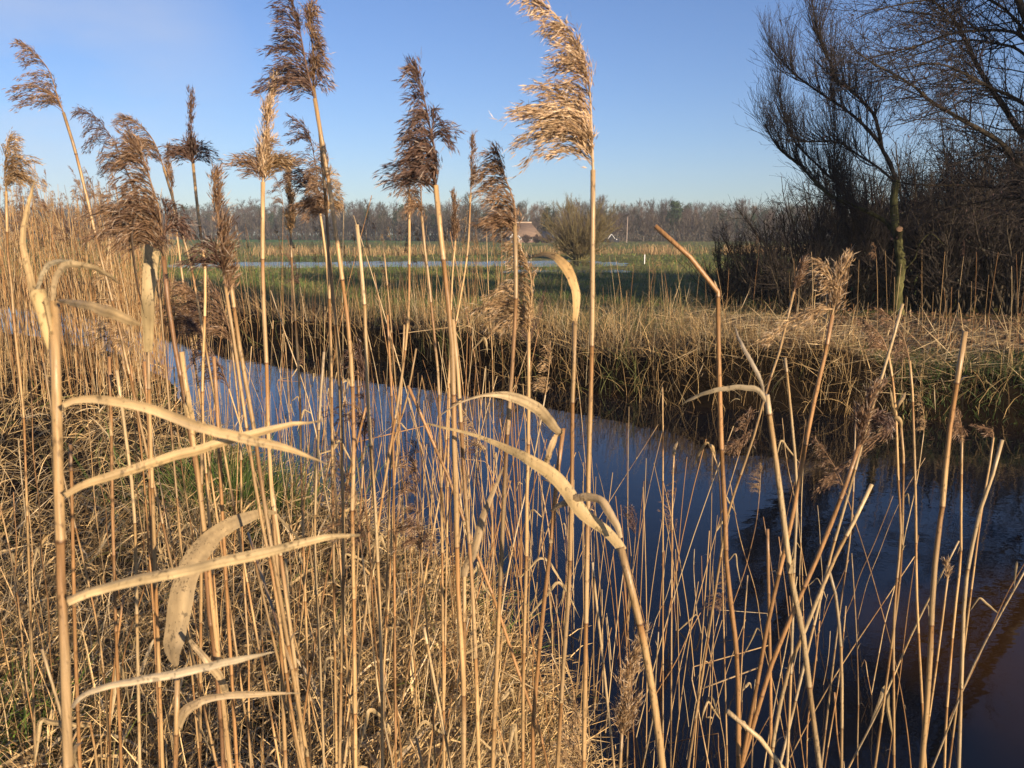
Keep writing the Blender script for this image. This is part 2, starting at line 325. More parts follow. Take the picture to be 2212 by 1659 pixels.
def build_wood():
    var = [far_tree_arrays(11+rng.uniform(-1, 1.5), rng.uniform(.9, 1.15), (GREYB, GREYG, GREYB*1.12, GREYG*.9, GREYB*.85, A(.15, .11, .085))[i], TRK*rng.uniform(.7, 1.5)) for i in range(6)]
    pine = [far_tree_arrays(11, 1, DARKG*rng.uniform(.9, 1.4), A(.12, .07, .05), kind='pine') for i in range(2)]
    big = MB()
    for row, (d0, k, sc) in enumerate(((168, 150, .58), (174, 150, .62), (182, 150, .66), (194, 140, .68), (208, 130, .70), (226, 130, .72))):
        for i in range(k):
            x = -0.62+1.5*(i+rng.uniform(-.4, .4))/k
            dd = d0+rng.uniform(-3, 3)+(55*sst(0.0, -0.4, A(x))[0] if x < 0 else 0)
            if row == 0 and -0.02 < x < 0.06: continue
            v = pine[rng.integers(2)] if rng.random() < 0.10 else var[rng.integers(6)]
            px = 1106+x*FPX
            hs = sc*(.95-.12*float(sst(800, 200, A(px))[0])+rng.uniform(-.08, .10))*(dd/185)
            merge_into(big, v, (x*dd, dd, .4), rng.uniform(0, 6.3), hs)
    # undergrowth along the foot of the wood
    m = 42000; x = rng.uniform(-0.62, .9, m); d = 165+rng.uniform(-2, 50, m)*(rng.random(m) < .6)+55*sst(0, -.4, x); ok = ~((x > -0.012) & (x < 0.055) & (d < 168)); x, d = x[ok], d[ok]; m = len(x)
    B = np.stack([x*d, d, .4+rng.uniform(0, 1, m)**1.6*4.2], -1)
    big.flakes(B, nrm(rng.normal(size=(m, 3))*A(.7, .4, 1)+A(0, 0, 1)), rng.uniform(.5, 1.7, m), rng.uniform(.03, .09, m), cvar(A(.07, .058, .045), m, .5))
    tag(big.build('woodland', M['far']), 'grey bare woodland closing off the far side of the meadow', 'woodland', kind='stuff')
    def single(name, label, px, base_d, h, spread, col, kind='bare', tw=900, group=None):
        t = empty(name, unp(px, 505, base_d)*A(1, 1, 0)+A(0, 0, .4)); tag(t, label, 'tree', group)
        mb = MB(); n = 8; P = np.zeros((1, n, 3)); P[0, :, 2] = np.linspace(0, h*0.82, n); P[0, :, :2] = np.cumsum(rng.normal(0, .012*h/n, (n, 2)), 0)*2; R = np.linspace(.02*h, .004*h, n)[None]
        mb.tubes(P, R, TRK, 5); mb.build('trunk', M['bark'], t); cr = MB()
        if kind == 'pine':
            Q, r = spawn(P, R, 30, (.5, 1), (.12*h, .26*h), (1, 1.5), .1, .05, .1, 4, .5, .2); cr.tubes(Q, r, TRK, 3)
            i = rng.integers(0, 30, 2200); j = rng.integers(1, 4, 2200)
            cr.flakes(Q[i, j]+rng.normal(size=(2200, 3))*.03*h, nrm(rng.normal(size=(2200, 3))+A(0, 0, .5)), rng.uniform(.03, .06, 2200)*h, .01*h, cvar(col, 2200, .4))
        else:
            Q, r = spawn(P, R, 34, (.25, 1), (.2*h*spread, .4*h*spread), (.5, 1.1), .25, .1, .1, 6, .55, .3); cr.tubes(Q, r, cvar(TRK, 34), 3)
            Q2, r2 = spawn(Q, r, 200, (.2, 1), (.09*h, .2*h), (.4, 1), .2, .08, .14, 4, .8, .4); cr.tubes(Q2, np.maximum(r2, .02), cvar(col, 200), 3)
            Q3, r3 = spawn(Q2, r2, tw, (.1, 1), (.05*h, .11*h), (.3, 1), .15, .05, .2, 3, .8, .4); cr.tubes(Q3, np.maximum(r3, .014), cvar(col, tw, .35), 3)
        cr.build('crown', M['far'], t)
    single('bare_tree', 'tallest grey bare tree beyond the meadow, rising behind the thin upright brown plume', 1013, 160, 9.6, .72, GREYG*1.05, tw=1200)
    single('bare_tree', 'round topped bare tree standing clear above the wood, just right of the goat willow bush', 1297, 172, 9.6, .85, GREYB*1.1)
    single('pine_tree', 'dark green pine top breaking the wood skyline above the stork nest pole', 1457, 166, 8.9, 1, DARKG*1.1, 'pine')
    single('birch_tree', 'slim bare birch with pale trunk beside the white gabled shed', 1334, 152, 5.6, .55, GREYB*1.2, tw=500)
build_wood()

def build_house():
    D = 150.0
    g = lambda px, py: unp(px, py, D)
    gz = .4; ctr = g(1134, 505); t = empty('thatched_farmhouse', (ctr[0], D, gz)); tag(t, 'farmhouse with big brown thatched hip roof half hidden at the wood edge', 'farmhouse')
    k = D/FPX; X = lambda px: (px-1134)*k; Z = lambda py: CZ+(505-py)*k-gz
    r = MB(); e0, e1, rl, rr_ = X(1086), X(1168), X(1100), X(1147); ez, rz = Z(509), Z(482); dp = 2.6
    V = [(e0, -dp, ez), (e1, -dp, ez), (e1, dp, ez), (e0, dp, ez), (rl, 0, rz), (rr_, 0, rz)]
    V2 = [(a, b, c-.28) for a, b, c in V[:4]]
    r.add(V+V2, [(0, 1, 5, 4), (2, 3, 4, 5), (0, 6, 7, 1), (1, 7, 8, 2), (2, 8, 9, 3), (3, 9, 6, 0), (6, 9, 8, 7)], [(1, 2, 5), (3, 0, 4)], (.19, .135, .10))
    ro = r.build('roof', M['thatch'], t)
    rg = MB(); rg.tubes(np.stack([np.linspace(rl-.1, rr_+.1, 9), np.zeros(9), np.full(9, rz+.05)], -1), np.full(9, .14), (.42, .32, .24), 6); rg.build('ridge_cap', M['thatch'], ro)
    wl = MB(); a, b, d = e0+.5, e1-.5, dp-.4
    V = [(a, -d, 0), (b, -d, 0), (b, d, 0), (a, d, 0), (a, -d, ez), (b, -d, ez), (b, d, ez), (a, d, ez)]
    wl.add(V, [(0, 1, 5, 4), (1, 2, 6, 5), (2, 3, 7, 6), (3, 0, 4, 7)], None, (.16, .10, .08)); wo = wl.build('wall', M['paint'], t)
    for wx in (X(1104), X(1122), X(1146)):
        f = MB(); y = -d-.03
        f.add([(wx-.35, y, .5), (wx+.35, y, .5), (wx+.35, y, 1.3), (wx-.35, y, 1.3)], [(0, 1, 2, 3)], None, (.7, .7, .68)); fo = f.build('window', M['paint'], t)
        p = MB(); y -= .02; p.add([(wx-.27, y, .58), (wx+.27, y, .58), (wx+.27, y, 1.22), (wx-.27, y, 1.22)], [(0, 1, 2, 3)], None, (.03, .035, .05)); p.build('pane', M['paint'], fo)
    # small front gable with pale boards
    gb = MB(); x0, x1, xm = X(1103), X(1122), X(1112); y0, y1 = -dp-.5, -dp+1.6
    gb.add([(x0, y0, Z(512)), (xm, y0, Z(502)), (x1, y0, Z(512)), (x0, y1, Z(512)), (xm, y1, Z(502)), (x1, y1, Z(512)), (x0, y0, 0), (x1, y0, 0)], [(0, 1, 4, 3), (1, 2, 5, 4), (6, 7, 2, 0)], [(0, 2, 1)], (.36, .34, .33)); gb.build('front_gable', M['paint'], t)
    bd = MB(); y = y0-.04
    for xa, za, xb, zb in ((x0-.1, Z(512)-.05, xm, Z(502)+.05), (x1+.1, Z(512)-.05, xm, Z(502)+.05)): bd.tubes(A((xa, y, za), (xb, y, zb)), A(.07, .07), (.75, .75, .72), 4)
    bd.build('barge_board', M['paint'], t)
    # low dark barn behind
    t2 = empty('low_barn', (ctr[0]+X(1184), D+4, gz)); tag(t2, 'low dark slate roofed barn just right of the thatched farmhouse', 'barn')
    k2 = (D+4)/FPX; hw = 14*k2; e, rzz = CZ+(505-514)*k2-gz, CZ+(505-500)*k2-gz
    rb = MB(); rb.add([(-hw, -1.6, e), (hw, -1.6, e), (hw, 1.6, e), (-hw, 1.6, e), (-hw*.75, 0, rzz), (hw*.6, 0, rzz)], [(0, 1, 5, 4), (2, 3, 4, 5)], [(1, 2, 5), (3, 0, 4)], (.05, .06, .085)); rb.build('roof', M['paint'], t2)
    wb = MB(); h2 = hw*.92; wb.add([(-h2, -1.45, 0), (h2, -1.45, 0), (h2, 1.45, 0), (-h2, 1.45, 0), (-h2, -1.45, e), (h2, -1.45, e), (h2, 1.45, e), (-h2, 1.45, e)], [(0, 1, 5, 4), (1, 2, 6, 5), (2, 3, 7, 6), (3, 0, 4, 7)], None, (.05, .045, .045)); wb.build('wall', M['wood'], t2)
    # white gabled shed
    D3 = 150.0; k = D3/FPX; c = unp(1321, 505, D3); t = empty('garden_shed', (c[0], D3, gz)); tag(t, 'small black wooden shed with a white edged gable at the wood edge', 'shed')
    hw, ez, az, L = 6.5*k, CZ+(505-514.5)*k-gz, CZ+(505-506)*k-gz, 1.1
    b = MB(); x1 = hw+11*k
    b.add([(-hw, 0, 0), (hw, 0, 0), (hw, 0, ez), (0, 0, az), (-hw, 0, ez), (-hw, L, 0), (hw, L, 0), (hw, L, ez), (0, L, az), (-hw, L, ez), (x1, .2, 0), (x1, L, 0), (x1, L, ez), (x1, .2, ez), (hw, .2, 0), (hw, .2, ez)],
          [(0, 1, 2, 4), (5, 0, 4, 9), (1, 6, 7, 2), (14, 10, 13, 15), (10, 11, 12, 13), (15, 13, 12, 7)], [(4, 2, 3)], (.022, .024, .032)); b.build('wall', M['wood'], t)
    rf = MB(); o = .1; rf.add([(-hw-o, -.08, ez-o), (0, -.08, az+.03), (hw+o, -.08, ez-o), (-hw-o, L+.1, ez-o), (0, L+.1, az+.03), (hw+o, L+.1, ez-o)], [(0, 1, 4, 3), (1, 2, 5, 4)], None, (.06, .06, .07)); rf.build('roof', M['paint'], t)
    bb = MB()
    for s in (-1, 1): bb.tubes(A((s*(hw+o), -.12, ez-o), (0, -.12, az+.04)), A(.05, .05), (.75, .75, .72), 4)
    bb.build('barge_board', M['paint'], t)
    lp = MB(); lp.flakes(A((hw+5*k, .12, .5)), A((0, 0, 1)), .2, .1, (.8, .8, .8), A((0, 1, 0))); lp.build('window', M['paint'], t)
    # stork nest pole and white marker post
    D4 = 143.0; c = unp(1354, 505, D4); t = empty('nest_pole', (c[0], D4, gz)); tag(t, 'tall thin pole carrying a stork nest platform in front of the wood', 'nest pole')
    k = D4/FPX; top = CZ+(505-469)*k-gz
    p = MB(); p.tubes(A((0, 0, -.2), (.03, 0, top*.5), (0.08, 0, top)), A(.10, .09, .075), (.30, .24, .2), 6); p.build('pole', M['wood'], t)
    pl = MB(); a = np.arange(8)*math.pi/4
    pl.tubes(np.stack([np.full(2, .08), np.zeros(2), A(top, top+.12)], -1), A(.3, .36), (.10, .08, .07), 8); pl.build('platform', M['wood'], t)
    ns = MB(); m = 90; an = rng.uniform(0, 6.28, m); rr = rng.uniform(.1, .36, m); B = np.stack([.08+rr*np.cos(an), rr*np.sin(an), top+.13+rng.uniform(0, .22, m)], -1)
    ns.flakes(B, nrm(np.stack([-np.sin(an), np.cos(an), rng.uniform(-.2, .3, m)], -1)), .4, .035, (.07, .055, .045)); ns.build('nest', M['straw'], t)
    q = gnd(1392, 571, .42); p = MB(); t = empty('marker_post', (*q, .36)); tag(t, 'thin white marker post standing in the wet meadow', 'post')
    p.tubes(A((0, 0, -.1), (.004, 0, .55), (.004, 0, .56)), A(.024, .024, .012), (.8, .8, .8), 8); p.build('shaft', M['paint'], t)
    cp = MB(); cp.tubes(A((.004, 0, .56), (.004, 0, .575)), A(.027, .02), (.75, .75, .75), 8); cp.build('cap', M['paint'], t)
build_house()
def yard_bushes():
    for i, (px, d, h, wd, lab) in enumerate(((1112, 141, 1.1, 1.2, 'brown leafless bush in front of the left end of the thatched farmhouse'), (1136, 139, 1.3, 1.4, 'widest brown leafless bush, in front of the middle of the thatched farmhouse'), (1160, 141, 1.3, 1.3, 'brown leafless bush under the right end of the thatched roof'), (1182, 140, 1.0, 2.2, 'low brown leafless hedge bush before the slate roofed barn'))):
        c = unp(px, 505, d); t = empty('garden_bush', (c[0], d, .4)); tag(t, lab, 'bush', 'bushes round the farmhouse'); m = 60; az = rng.uniform(0, 6.28, m); el = rng.uniform(0, .8, m); u = np.linspace(0, 1, 6)
        P = np.stack([np.cos(az)*np.sin(el)*wd, np.sin(az)*np.sin(el)*wd, np.cos(el)*h], -1)[:, None]*u[None, :, None]+np.cumsum(rng.normal(0, .04, (m, 6, 3)), 1); R = np.linspace(.03, .012, 6)[None]*np.ones((m, 1)); s = MB(); s.tubes(P, R, cvar(GREYB, m, .3), 3); s.build('stems', M['far'], t)
        Q, r = spawn(P, R, 900, (.1, 1), (.25, .7), (.3, 1), .1, .03, .12, 4, .8, .5); k = MB(); k.tubes(Q, np.maximum(r, .013), cvar(GREYB*1.3, 900, .4), 3); k.build('crown', M['far'], t)
yard_bushes()

def meadow_bush():
    D = 52.0; c = unp(1252, 505, D); t = empty('willow_bush', (c[0], D, .42)); tag(t, 'round many-stemmed bare bush standing alone in the meadow behind the tall golden plume', 'bush')
    m = 95; n = 10; az = rng.uniform(0, 6.28, m); el = rng.uniform(.02, 1.0, m); L = rng.uniform(2.7, 3.9, m)*(1-.42*el**2)
    d = np.stack([np.cos(az)*np.sin(el), np.sin(az)*np.sin(el), np.cos(el)], -1); u = np.linspace(0, 1, n)
    P = (np.stack([np.cos(az), np.sin(az), 0*az], -1)*rng.uniform(.05, .45, m)[:, None])[:, None]+d[:, None]*(L[:, None]*u)[..., None]; P += np.cumsum(rng.normal(0, .02, P.shape), 1); P[:, :, :2] *= (1+.25*u**1.5)[None, :, None]
    R = np.linspace(.030, .007, n)[None]*rng.uniform(.6, 1.1, (m, 1)); s = MB(); s.tubes(P, R, cvar(A(.17, .15, .075), m, .3), 4); s.build('stems', M['far'], t)
    cr = MB(); Q, r = spawn(P, R, 1000, (.12, 1), (.4, 1.3), (.25, .8), .2, .05, .08, 6, .6, .3); cr.tubes(Q, np.maximum(r, .007), cvar(A(.15, .12, .062), 1000, .3), 3)
    Q2, r2 = spawn(Q, r, 10000, (.1, 1), (.2, .6), (.2, .8), .15, .04, .1, 4, .7, .4); cr.tubes(Q2, np.maximum(r2, .0045), cvar(A(.15, .12, .065), 10000, .4), 3); cr.build('crown', M['far'], t)
meadow_bush()

# ------------------------------------------------------------------ trees on the right of the ditch
def limb(pts, d0, d1, n=18):
    p = np.asarray(pts, float); d = np.linspace(d0, d1, len(p)); return resample(catmull(unp(p[:, 0], p[:, 1], d), 40), n)
def put_limbs(mb, limbs, radii, col, k=7):
    Ps = np.stack(limbs); Rs = np.stack([np.linspace(a, b, Ps.shape[1]) for a, b in radii]); Ps = Ps+rng.normal(size=Ps.shape)*Rs[..., None]*.04; Ps[:, 0] = np.stack(limbs)[:, 0]
    for P, R, c in zip(Ps, Rs, col):
        P = catmull(P, 44); R = np.interp(np.linspace(0, 1, 44), np.linspace(0, 1, len(R)), R)*(1+rng.normal(0, .07, 44)); mb.tubes(P, R, np.asarray(c)*(1+rng.uniform(-.35, .25, (44, 1))), k)
    return Ps, Rs
MOSS = A(.082, .080, .032); BARK = A(.046, .038, .028); TW = A(.026, .020, .017)
def build_willow():
    D = 13.2; base = gnd(1943, 686, .45); D = base[1]; k = D/FPX
    t = empty('willow_tree', (base[0], base[1], .42)); tag(t, 'mossy leaning willow with a sawn off stub on its trunk, right of the ditch', 'tree'); o = np.array(t.location)
    tr = MB()
    L = [limb([(1946, 700), (1938, 640), (1946, 580), (1941, 530), (1934, 480), (1931, 433), (1936, 390)], D, D),
         limb([(1936, 390), (1920, 347), (1903, 317), (1902, 293), (1893, 267), (1888, 247), (1841, 197), (1803, 170), (1795, 137), (1771, 90), (1761, 50), (1755, 5)], D, D-.5),
         limb([(1905, 320), (1890, 297), (1858, 263), (1821, 233), (1775, 203), (1728, 170), (1705, 147), (1675, 117), (1661, 97)], D, D+1.0),
         limb([(1932, 392), (1895, 360), (1851, 333), (1818, 310), (1770, 306), (1708, 305), (1675, 293)], D, D-.8),
         limb([(1939, 520), (1925, 495), (1905, 473), (1841, 443), (1795, 423), (1761, 393), (1725, 353), (1688, 327), (1668, 300), (1652, 270)], D, D+.6),
         limb([(1846, 660), (1841, 553), (1821, 473), (1806, 400), (1803, 333), (1803, 260), (1800, 190)], D+.7, D+1.2),
         limb([(1942, 660), (1915, 620), (1880, 560), (1862, 500), (1835, 430), (1780, 370), (1720, 310), (1690, 240), (1680, 170)], D+.1, D+1.4),
         limb([(1944, 590), (1975, 560), (1985, 530), (2010, 505), (2040, 530)], D, D-.6),
         limb([(1888, 247), (1902, 225), (1903, 195), (1895, 170)], D, D)]
    rad = [(.105, .062), (.043, .007), (.034, .006), (.026, .005), (.050, .008), (.028, .005), (.042, .006), (.016, .005), (.012, .004)]
    P, R = put_limbs(tr, L, rad, [MOSS, BARK*1.2, BARK, BARK, MOSS*.6, BARK*.8, BARK*.9, MOSS, BARK], 8)
    to = tr.build('trunk', M['bark'], t, o, True)
    st = MB(); c0 = unp(1939, 512, D-.02); c1 = unp(1943.5, 495, D-.26); st.tubes(np.stack([c0, (c0+c1)/2, c1]), A(.075, .066, .062), MOSS*.5, 14); so_ = st.build('cut_stub', M['bark'], t, o)
    dk = MB(); nrmv = nrm(c1-c0); e1 = nrm(np.cross(nrmv, A(0, 0, 1))); e2 = np.cross(nrmv, e1); a = np.arange(16)*math.pi/8
    V = [c1+nrmv*.004]+[c1+nrmv*.004+(e1*math.cos(q)+e2*math.sin(q))*.056 for q in a]; dk.add(V, None, [(0, i+1, (i+1) % 16+1) for i in range(16)], (.52, .30, .15)); dk.build('sawn_face', M['wood'], so_, o)
    cr = MB(); up = P[1:7]; ur = R[1:7]
    Q, r = spawn(up, ur, 260, (.15, 1), (.4, 1.5), (.3, .95), .32, .09, .06, 10, .6, .2, .012, (-.15, 0, .1)); cr.tubes(Q, np.maximum(r, .003), cvar(TW*1.1, 260), 4)
    Q2, r2 = spawn(Q, r, 2300, (.1, 1), (.3, 1.0), (.3, .95), .30, .09, .08, 8, .6, .25, .005); cr.tubes(Q2, np.maximum(r2, .0022), cvar(TW, 2300, .35), 3)
    Q3, r3 = spawn(Q2, r2, 5200, (.1, 1), (.10, .45), (.3, .9), .25, .05, .10, 5, .7, .4, .003); cr.tubes(Q3, np.maximum(r3, .0017), cvar(TW, 5200, .4), 3)
    Q4, r4 = spawn(P[1:7, 8:], R[1:7, 8:], 420, (.05, 1), (.5, 1.35), (.3, .9), .6, .12, .05, 8, .4, .3, .005); cr.tubes(Q4, np.maximum(r4, .002), cvar(TW, 420, .35), 3)
    cr.build('crown', M['twig'], t, o)
build_willow()
def build_alder():
    D = 10.5; t = empty('alder_tree', (8.0, D, .4)); tag(t, 'alder with dark hanging catkins leaning in over the upper right corner', 'tree'); o = np.array(t.location)
    E = [(2470, 720), (2430, 560), (2380, 430)]
    L = [limb(E+[(2330, 330), (2290, 230), (2250, 110), (2200, 0), (2170, -90)], D, D-.8),
         limb([(2380, 430), (2290, 400), (2208, 360), (2165, 310), (2111, 277), (2058, 247), (2008, 217), (1975, 187), (1931, 160), (1891, 140), (1850, 112)], D, D-1.2),
         limb([(2340, 350), (2270, 330), (2212, 293), (2168, 230), (2138, 187), (2101, 123), (2075, 67), (2050, 30), (2015, 3), (1960, -50)], D, D-.3),
         limb([(2330, 330), (2212, 225), (2141, 190), (2085, 160), (2048, 143), (2001, 137), (1940, 150)], D, D-1.8),
         limb([(2270, 170), (2212, 80), (2125, 65), (2041, 77), (1990, 97), (1908, 117), (1858, 133)], D, D-1.0),
         limb([(2290, 230), (2212, 117), (2141, 93), (2075, 87), (2000, 112), (1945, 125)], D, D-.2),
         limb([(2420, 540), (2330, 440), (2240, 395), (2150, 405), (2080, 400), (1990, 400), (1920, 390)], D, D+1.0),
         limb([(2430, 560), (2300, 500), (2212, 430), (2100, 440), (2030, 455)], D, D+.8),
         limb([(2250, 110), (2170, 20), (2100, -10), (2000, 0), (1900, 20), (1850, 40)], D, D-1)]
    rad = [(.13, .035), (.046, .006), (.050, .007), (.028, .005), (.024, .005), (.024, .005), (.026, .005), (.03, .006), (.02, .005)]
    tr = MB(); P, R = put_limbs(tr, L, rad, [BARK*1.4, BARK*1.1, BARK*1.2, BARK*.8, BARK*.8, BARK*.8, BARK*.8, BARK*.8, BARK*.8], 8); tr.build('trunk', M['bark'], t, o, True)
    cr = MB(); up, ur = P[1:], R[1:]
    Q, r = spawn(up, ur, 300, (.15, 1), (.4, 1.5), (.4, 1.0), .05, .01, .07, 9, .5, .25, .009, (-.5, 0, 0)); cr.tubes(Q, np.maximum(r, .003), cvar(TW*1.1, 300), 4)
    Q2, r2 = spawn(Q, r, 2200, (.1, 1), (.25, .8), (.4, 1.0), .03, -.01, .11, 6, .6, .3, .004); cr.tubes(Q2, np.maximum(r2, .002), cvar(TW, 2200, .3), 3)
    Q3, r3 = spawn(Q2, r2, 5000, (.1, 1), (.08, .3), (.4, 1.1), .0, -.01, .15, 4, .7, .4, .003); cr.tubes(Q3, np.maximum(r3, .0016), cvar(TW, 5000, .3), 3)
    cr.build('crown', M['twig'], t, o)
    ck = MB(); i = rng.integers(0, 5000, 3000); B = Q3[i, -1]; ck.flakes(B, nrm(rng.normal(size=(3000, 3))*.35+A(0, 0, -1)), rng.uniform(.018, .045, 3000), rng.uniform(.003, .006, 3000), cvar(A(.05, .028, .028), 3000, .4))
    i = rng.integers(0, 2200, 320); B = Q2[i, -1]; ck.flakes(B, nrm(rng.normal(size=(320, 3))), .03, .012, (.02, .015, .012)); ck.flakes(B, nrm(rng.normal(size=(320, 3))), .03, .012, (.02, .015, .012))
    ck.build('catkins', M['twig'], t, o)
build_alder()
def build_thicket():
    def shrub(h, spread, m=34, tw=(260, 1500), lean=0.0):
        s, c = MB(), MB(); n = 9; az = rng.uniform(0, 6.28, m); el = rng.uniform(.05, .85, m)*spread; L = h*rng.uniform(.6, 1.05, m); u = np.linspace(0, 1, n)
        d = np.stack([np.cos(az)*np.sin(el)-lean, np.sin(az)*np.sin(el), np.cos(el)], -1)
        P = (np.stack([np.cos(az), np.sin(az), 0*az], -1)*rng.uniform(.05, .5, m)[:, None])[:, None]+d[:, None]*(L[:, None]*u)[..., None]; P += np.cumsum(rng.normal(0, .035, P.shape), 1); P[:, 0, 2] = 0
        R = np.linspace(.028, .006, n)[None]*rng.uniform(.5, 1.3, (m, 1)); s.tubes(P, R, cvar(BARK*1.1, m, .4), 5)
        Q, r = spawn(P, R, tw[0], (.1, 1), (.3, 1.0)*np.array(h/2.5), (.3, 1.1), .12, .03, .09, 7, .6, .3, .01); c.tubes(Q, np.maximum(r, .003), cvar(TW, tw[0], .4), 3)
        Q2, r2 = spawn(Q, r, tw[1], (.1, 1), (.15, .5), (.3, 1.1), .1, .02, .12, 5, .7, .4, .004); c.tubes(Q2, np.maximum(r2, .0022), cvar(TW*1.1, tw[1], .4), 3)
        k = tw[1]//5; i = rng.integers(0, tw[1], k); c.flakes(Q2[i, -1], nrm(rng.normal(size=(k, 3))+A(0, 0, -.5)), rng.uniform(.03, .06, k), .012, cvar(A(.03, .03, .02), k, .5)); return s, c
    protos = []
    for h, sp in ((2.4, 1.0), (2.9, .8), (2.0, 1.15)):
        s, c = shrub(h, sp, 38, (420, 3000)); t = empty('bare_shrub', (0, 0, 0)); so_ = s.build('stems', M['bark'], t); co = c.build('crown', M['twig'], t); protos.append((t, so_, co))
    spots = [(1585, 640, 17.5, 0, .62, 'outermost dark bramble like shrub at the open meadow end of the thicket'), (1655, 640, 18.5, 1, .66, 'dark bare shrub second from the meadow end of the thicket'),
             (1725, 640, 16.2, 2, 1.05, 'low wide dark shrub in front of the thicket, left of the forked willow stem'), (1790, 640, 18.8, 1, 1.05, 'tall dark shrub behind the forked willow stem'),
             (1870, 640, 17.0, 0, 1.1, 'dense dark shrub just left of the mossy willow trunk'), (1985, 640, 17.8, 1, 1.15, 'dense dark shrub just right of the mossy willow trunk'),
             (2060, 640, 16.0, 0, 1.2, 'dark shrub standing below the low alder bough'), (2130, 640, 17.5, 1, 1.25, 'tall twiggy shrub behind the leaf litter bank'),
             (2200, 640, 15.5, 0, 1.3, 'dark twiggy shrub rising at the right edge of the photo'), (2280, 640, 17.0, 1, 1.35, 'rearmost dark shrub at the right edge'),
             (1940, 640, 21.5, 1, 1.25, 'shrub farthest back behind the mossy willow trunk'), (2090, 640, 21.0, 1, 1.5, 'tallest shrub at the back of the thicket'), (2220, 640, 20.5, 1, 1.6, 'back shrub filling the gap under the alder trunk')]
    used = set()
    for px, py, d, p, sc, lab in spots:
        t, a, b = protos[p]
        if p in used:
            t = t.copy(); COL.objects.link(t)
            for ch in (a, b): c = ch.copy(); COL.objects.link(c); c.parent = t
        used.add(p); q = unp(px, 505, d); t.location = (q[0], d, H1(q[0], d)-.03); t.rotation_euler = (0, 0, rng.uniform(0, 6.28)); t.scale = (sc,)*3
        tag(t, lab, 'shrub', 'bare shrubs of the dark thicket')
build_thicket()
# ------------------------------------------------------------------ grass, litter and other ground cover
def blades(mb, x, y, z, L, hw, az, lean, bend, col, n=5, jit=0.12, roll=1.0):
    m = len(x); P = np.zeros((m, n, 3)); P[:, 0] = np.stack([x, y, z], -1); hd = np.stack([np.cos(az), np.sin(az), 0*az], -1); a = lean.copy(); st = (L/(n-1))[:, None]
    for s in range(1, n):
        d = hd*np.sin(a)[:, None]+A(0, 0, 1)*np.cos(a)[:, None]; P[:, s] = P[:, s-1]+d*st+rng.normal(size=(m, 3))*st*jit*.5; a = a+bend/(n-1)*(s/(n-1)+.5)
    sd = nrm(np.stack([-np.sin(az), np.cos(az), 0*az], -1)+roll*rng.normal(size=(m, 3)))
    wd = hw[:, None]*np.array([.8, 1, .9, .65, .12, 0.1, .1][:n] if n <= 5 else np.linspace(1, .1, n))[None]
    mb.ribbons(P, wd, np.broadcast_to(sd[:, None], P.shape), col)
def pick(cols, p, m, v=.25):
    c = np.asarray(cols)[rng.choice(len(cols), m, p=np.asarray(p)/np.sum(p))]; return c*(1+rng.uniform(-v, v, (m, 1)))
def screen_pts(m, px, py, z):
    a = (rng.uniform(*px, m)-1106)/FPX; b = (829.5-rng.uniform(*py, m))/FPX; dy = math.cos(PITCH)+b*math.sin(PITCH); dz = -math.sin(PITCH)+b*math.cos(PITCH); s = (z-CZ)/dz
    return a*s, dy*s
TAN = [(.66, .475, .235), (.48, .325, .15), (.19, .12, .05), (.56, .44, .27), (.14, .16, .04)]
def near_mat():
    mb = MB()
    for m, zz, Lr, hwr, leanr, bendr in ((25000, .3, (.22, .55), (.0014, .0030), (.15, 1.1), (.4, 2.4)), (36000, .3, (.15, .42), (.0012, .0026), (.7, 1.6), (-.5, 1.6)), (4500, .3, (.3, .65), (.0012, .0022), (.0, .4), (0, .6)), (9000, .3, (.12, .36), (.0035, .0070), (.3, 1.5), (.3, 2.6))):
        x, y = screen_pts(m, (-250, 1750), (690, 2500), zz); d = near_d(x, y); pd = sst(-.35, .35, d)*(y < 15.5)*(y > .75)
        pd = pd*(.20+.80*sst(.34, .54, vnoise(x*2.1, y*2.1, 11)*.45+vnoise(x*6.5, y*6.5, 12)*.55)); ok = rng.random(m) < pd; x, y, d = x[ok], y[ok], d[ok]; k = len(x)
        z = height(x, y)-.02+(rng.random(k)**1.5*.22*sst(.1, .6, d) if leanr[1] > 1.2 else 0); sc = np.where(y < 1.8, .75, 1.0)*(1+.55*sst(8, 12, y))*(.55+.45*sst(0, .5, d))
        az = np.where(rng.random(k) < .45, rng.normal(.4, 1.1, k), rng.uniform(0, 6.28, k)); grn = vnoise(x*1.3, y*1.3, 21)
        c = pick(TAN, (4, 4, 2.4, 1.6, .25), k, .4); gm = (grn > .86)[:, None]*(rng.random(k) < .5)[:, None]; c = np.where(gm, A(.10, .15, .03)*(.6+rng.random((k, 1))), c)
        blades(mb, x, y, z, rng.uniform(*Lr, k)*sc, rng.uniform(*hwr, k), az, rng.uniform(*leanr, k), rng.uniform(*bendr, k), c)
    # lying litter closing the floor
    m = 12000; x, y = screen_pts(m, (-250, 1750), (690, 2500), .3); d = near_d(x, y); ok = (d > .1) & (y < 13) & (y > .7); x, y = x[ok], y[ok]; k = len(x); z = height(x, y)
    mb.flakes(np.stack([x, y, z+rng.uniform(0, .10, k)], -1), nrm(rng.normal(size=(k, 3))*A(1, 1, .3)), rng.uniform(.06, .25, k), rng.uniform(.0015, .005, k), pick(TAN[1:4], (2, 5, 1), k)*.6, nrm(rng.normal(size=(k, 3))*.4+A(0, 0, 1)))
    tag(mb.build('dead_grass', M['straw']), 'matted dead straw coloured grass covering the near bank', 'grass', kind='stuff')
near_mat()
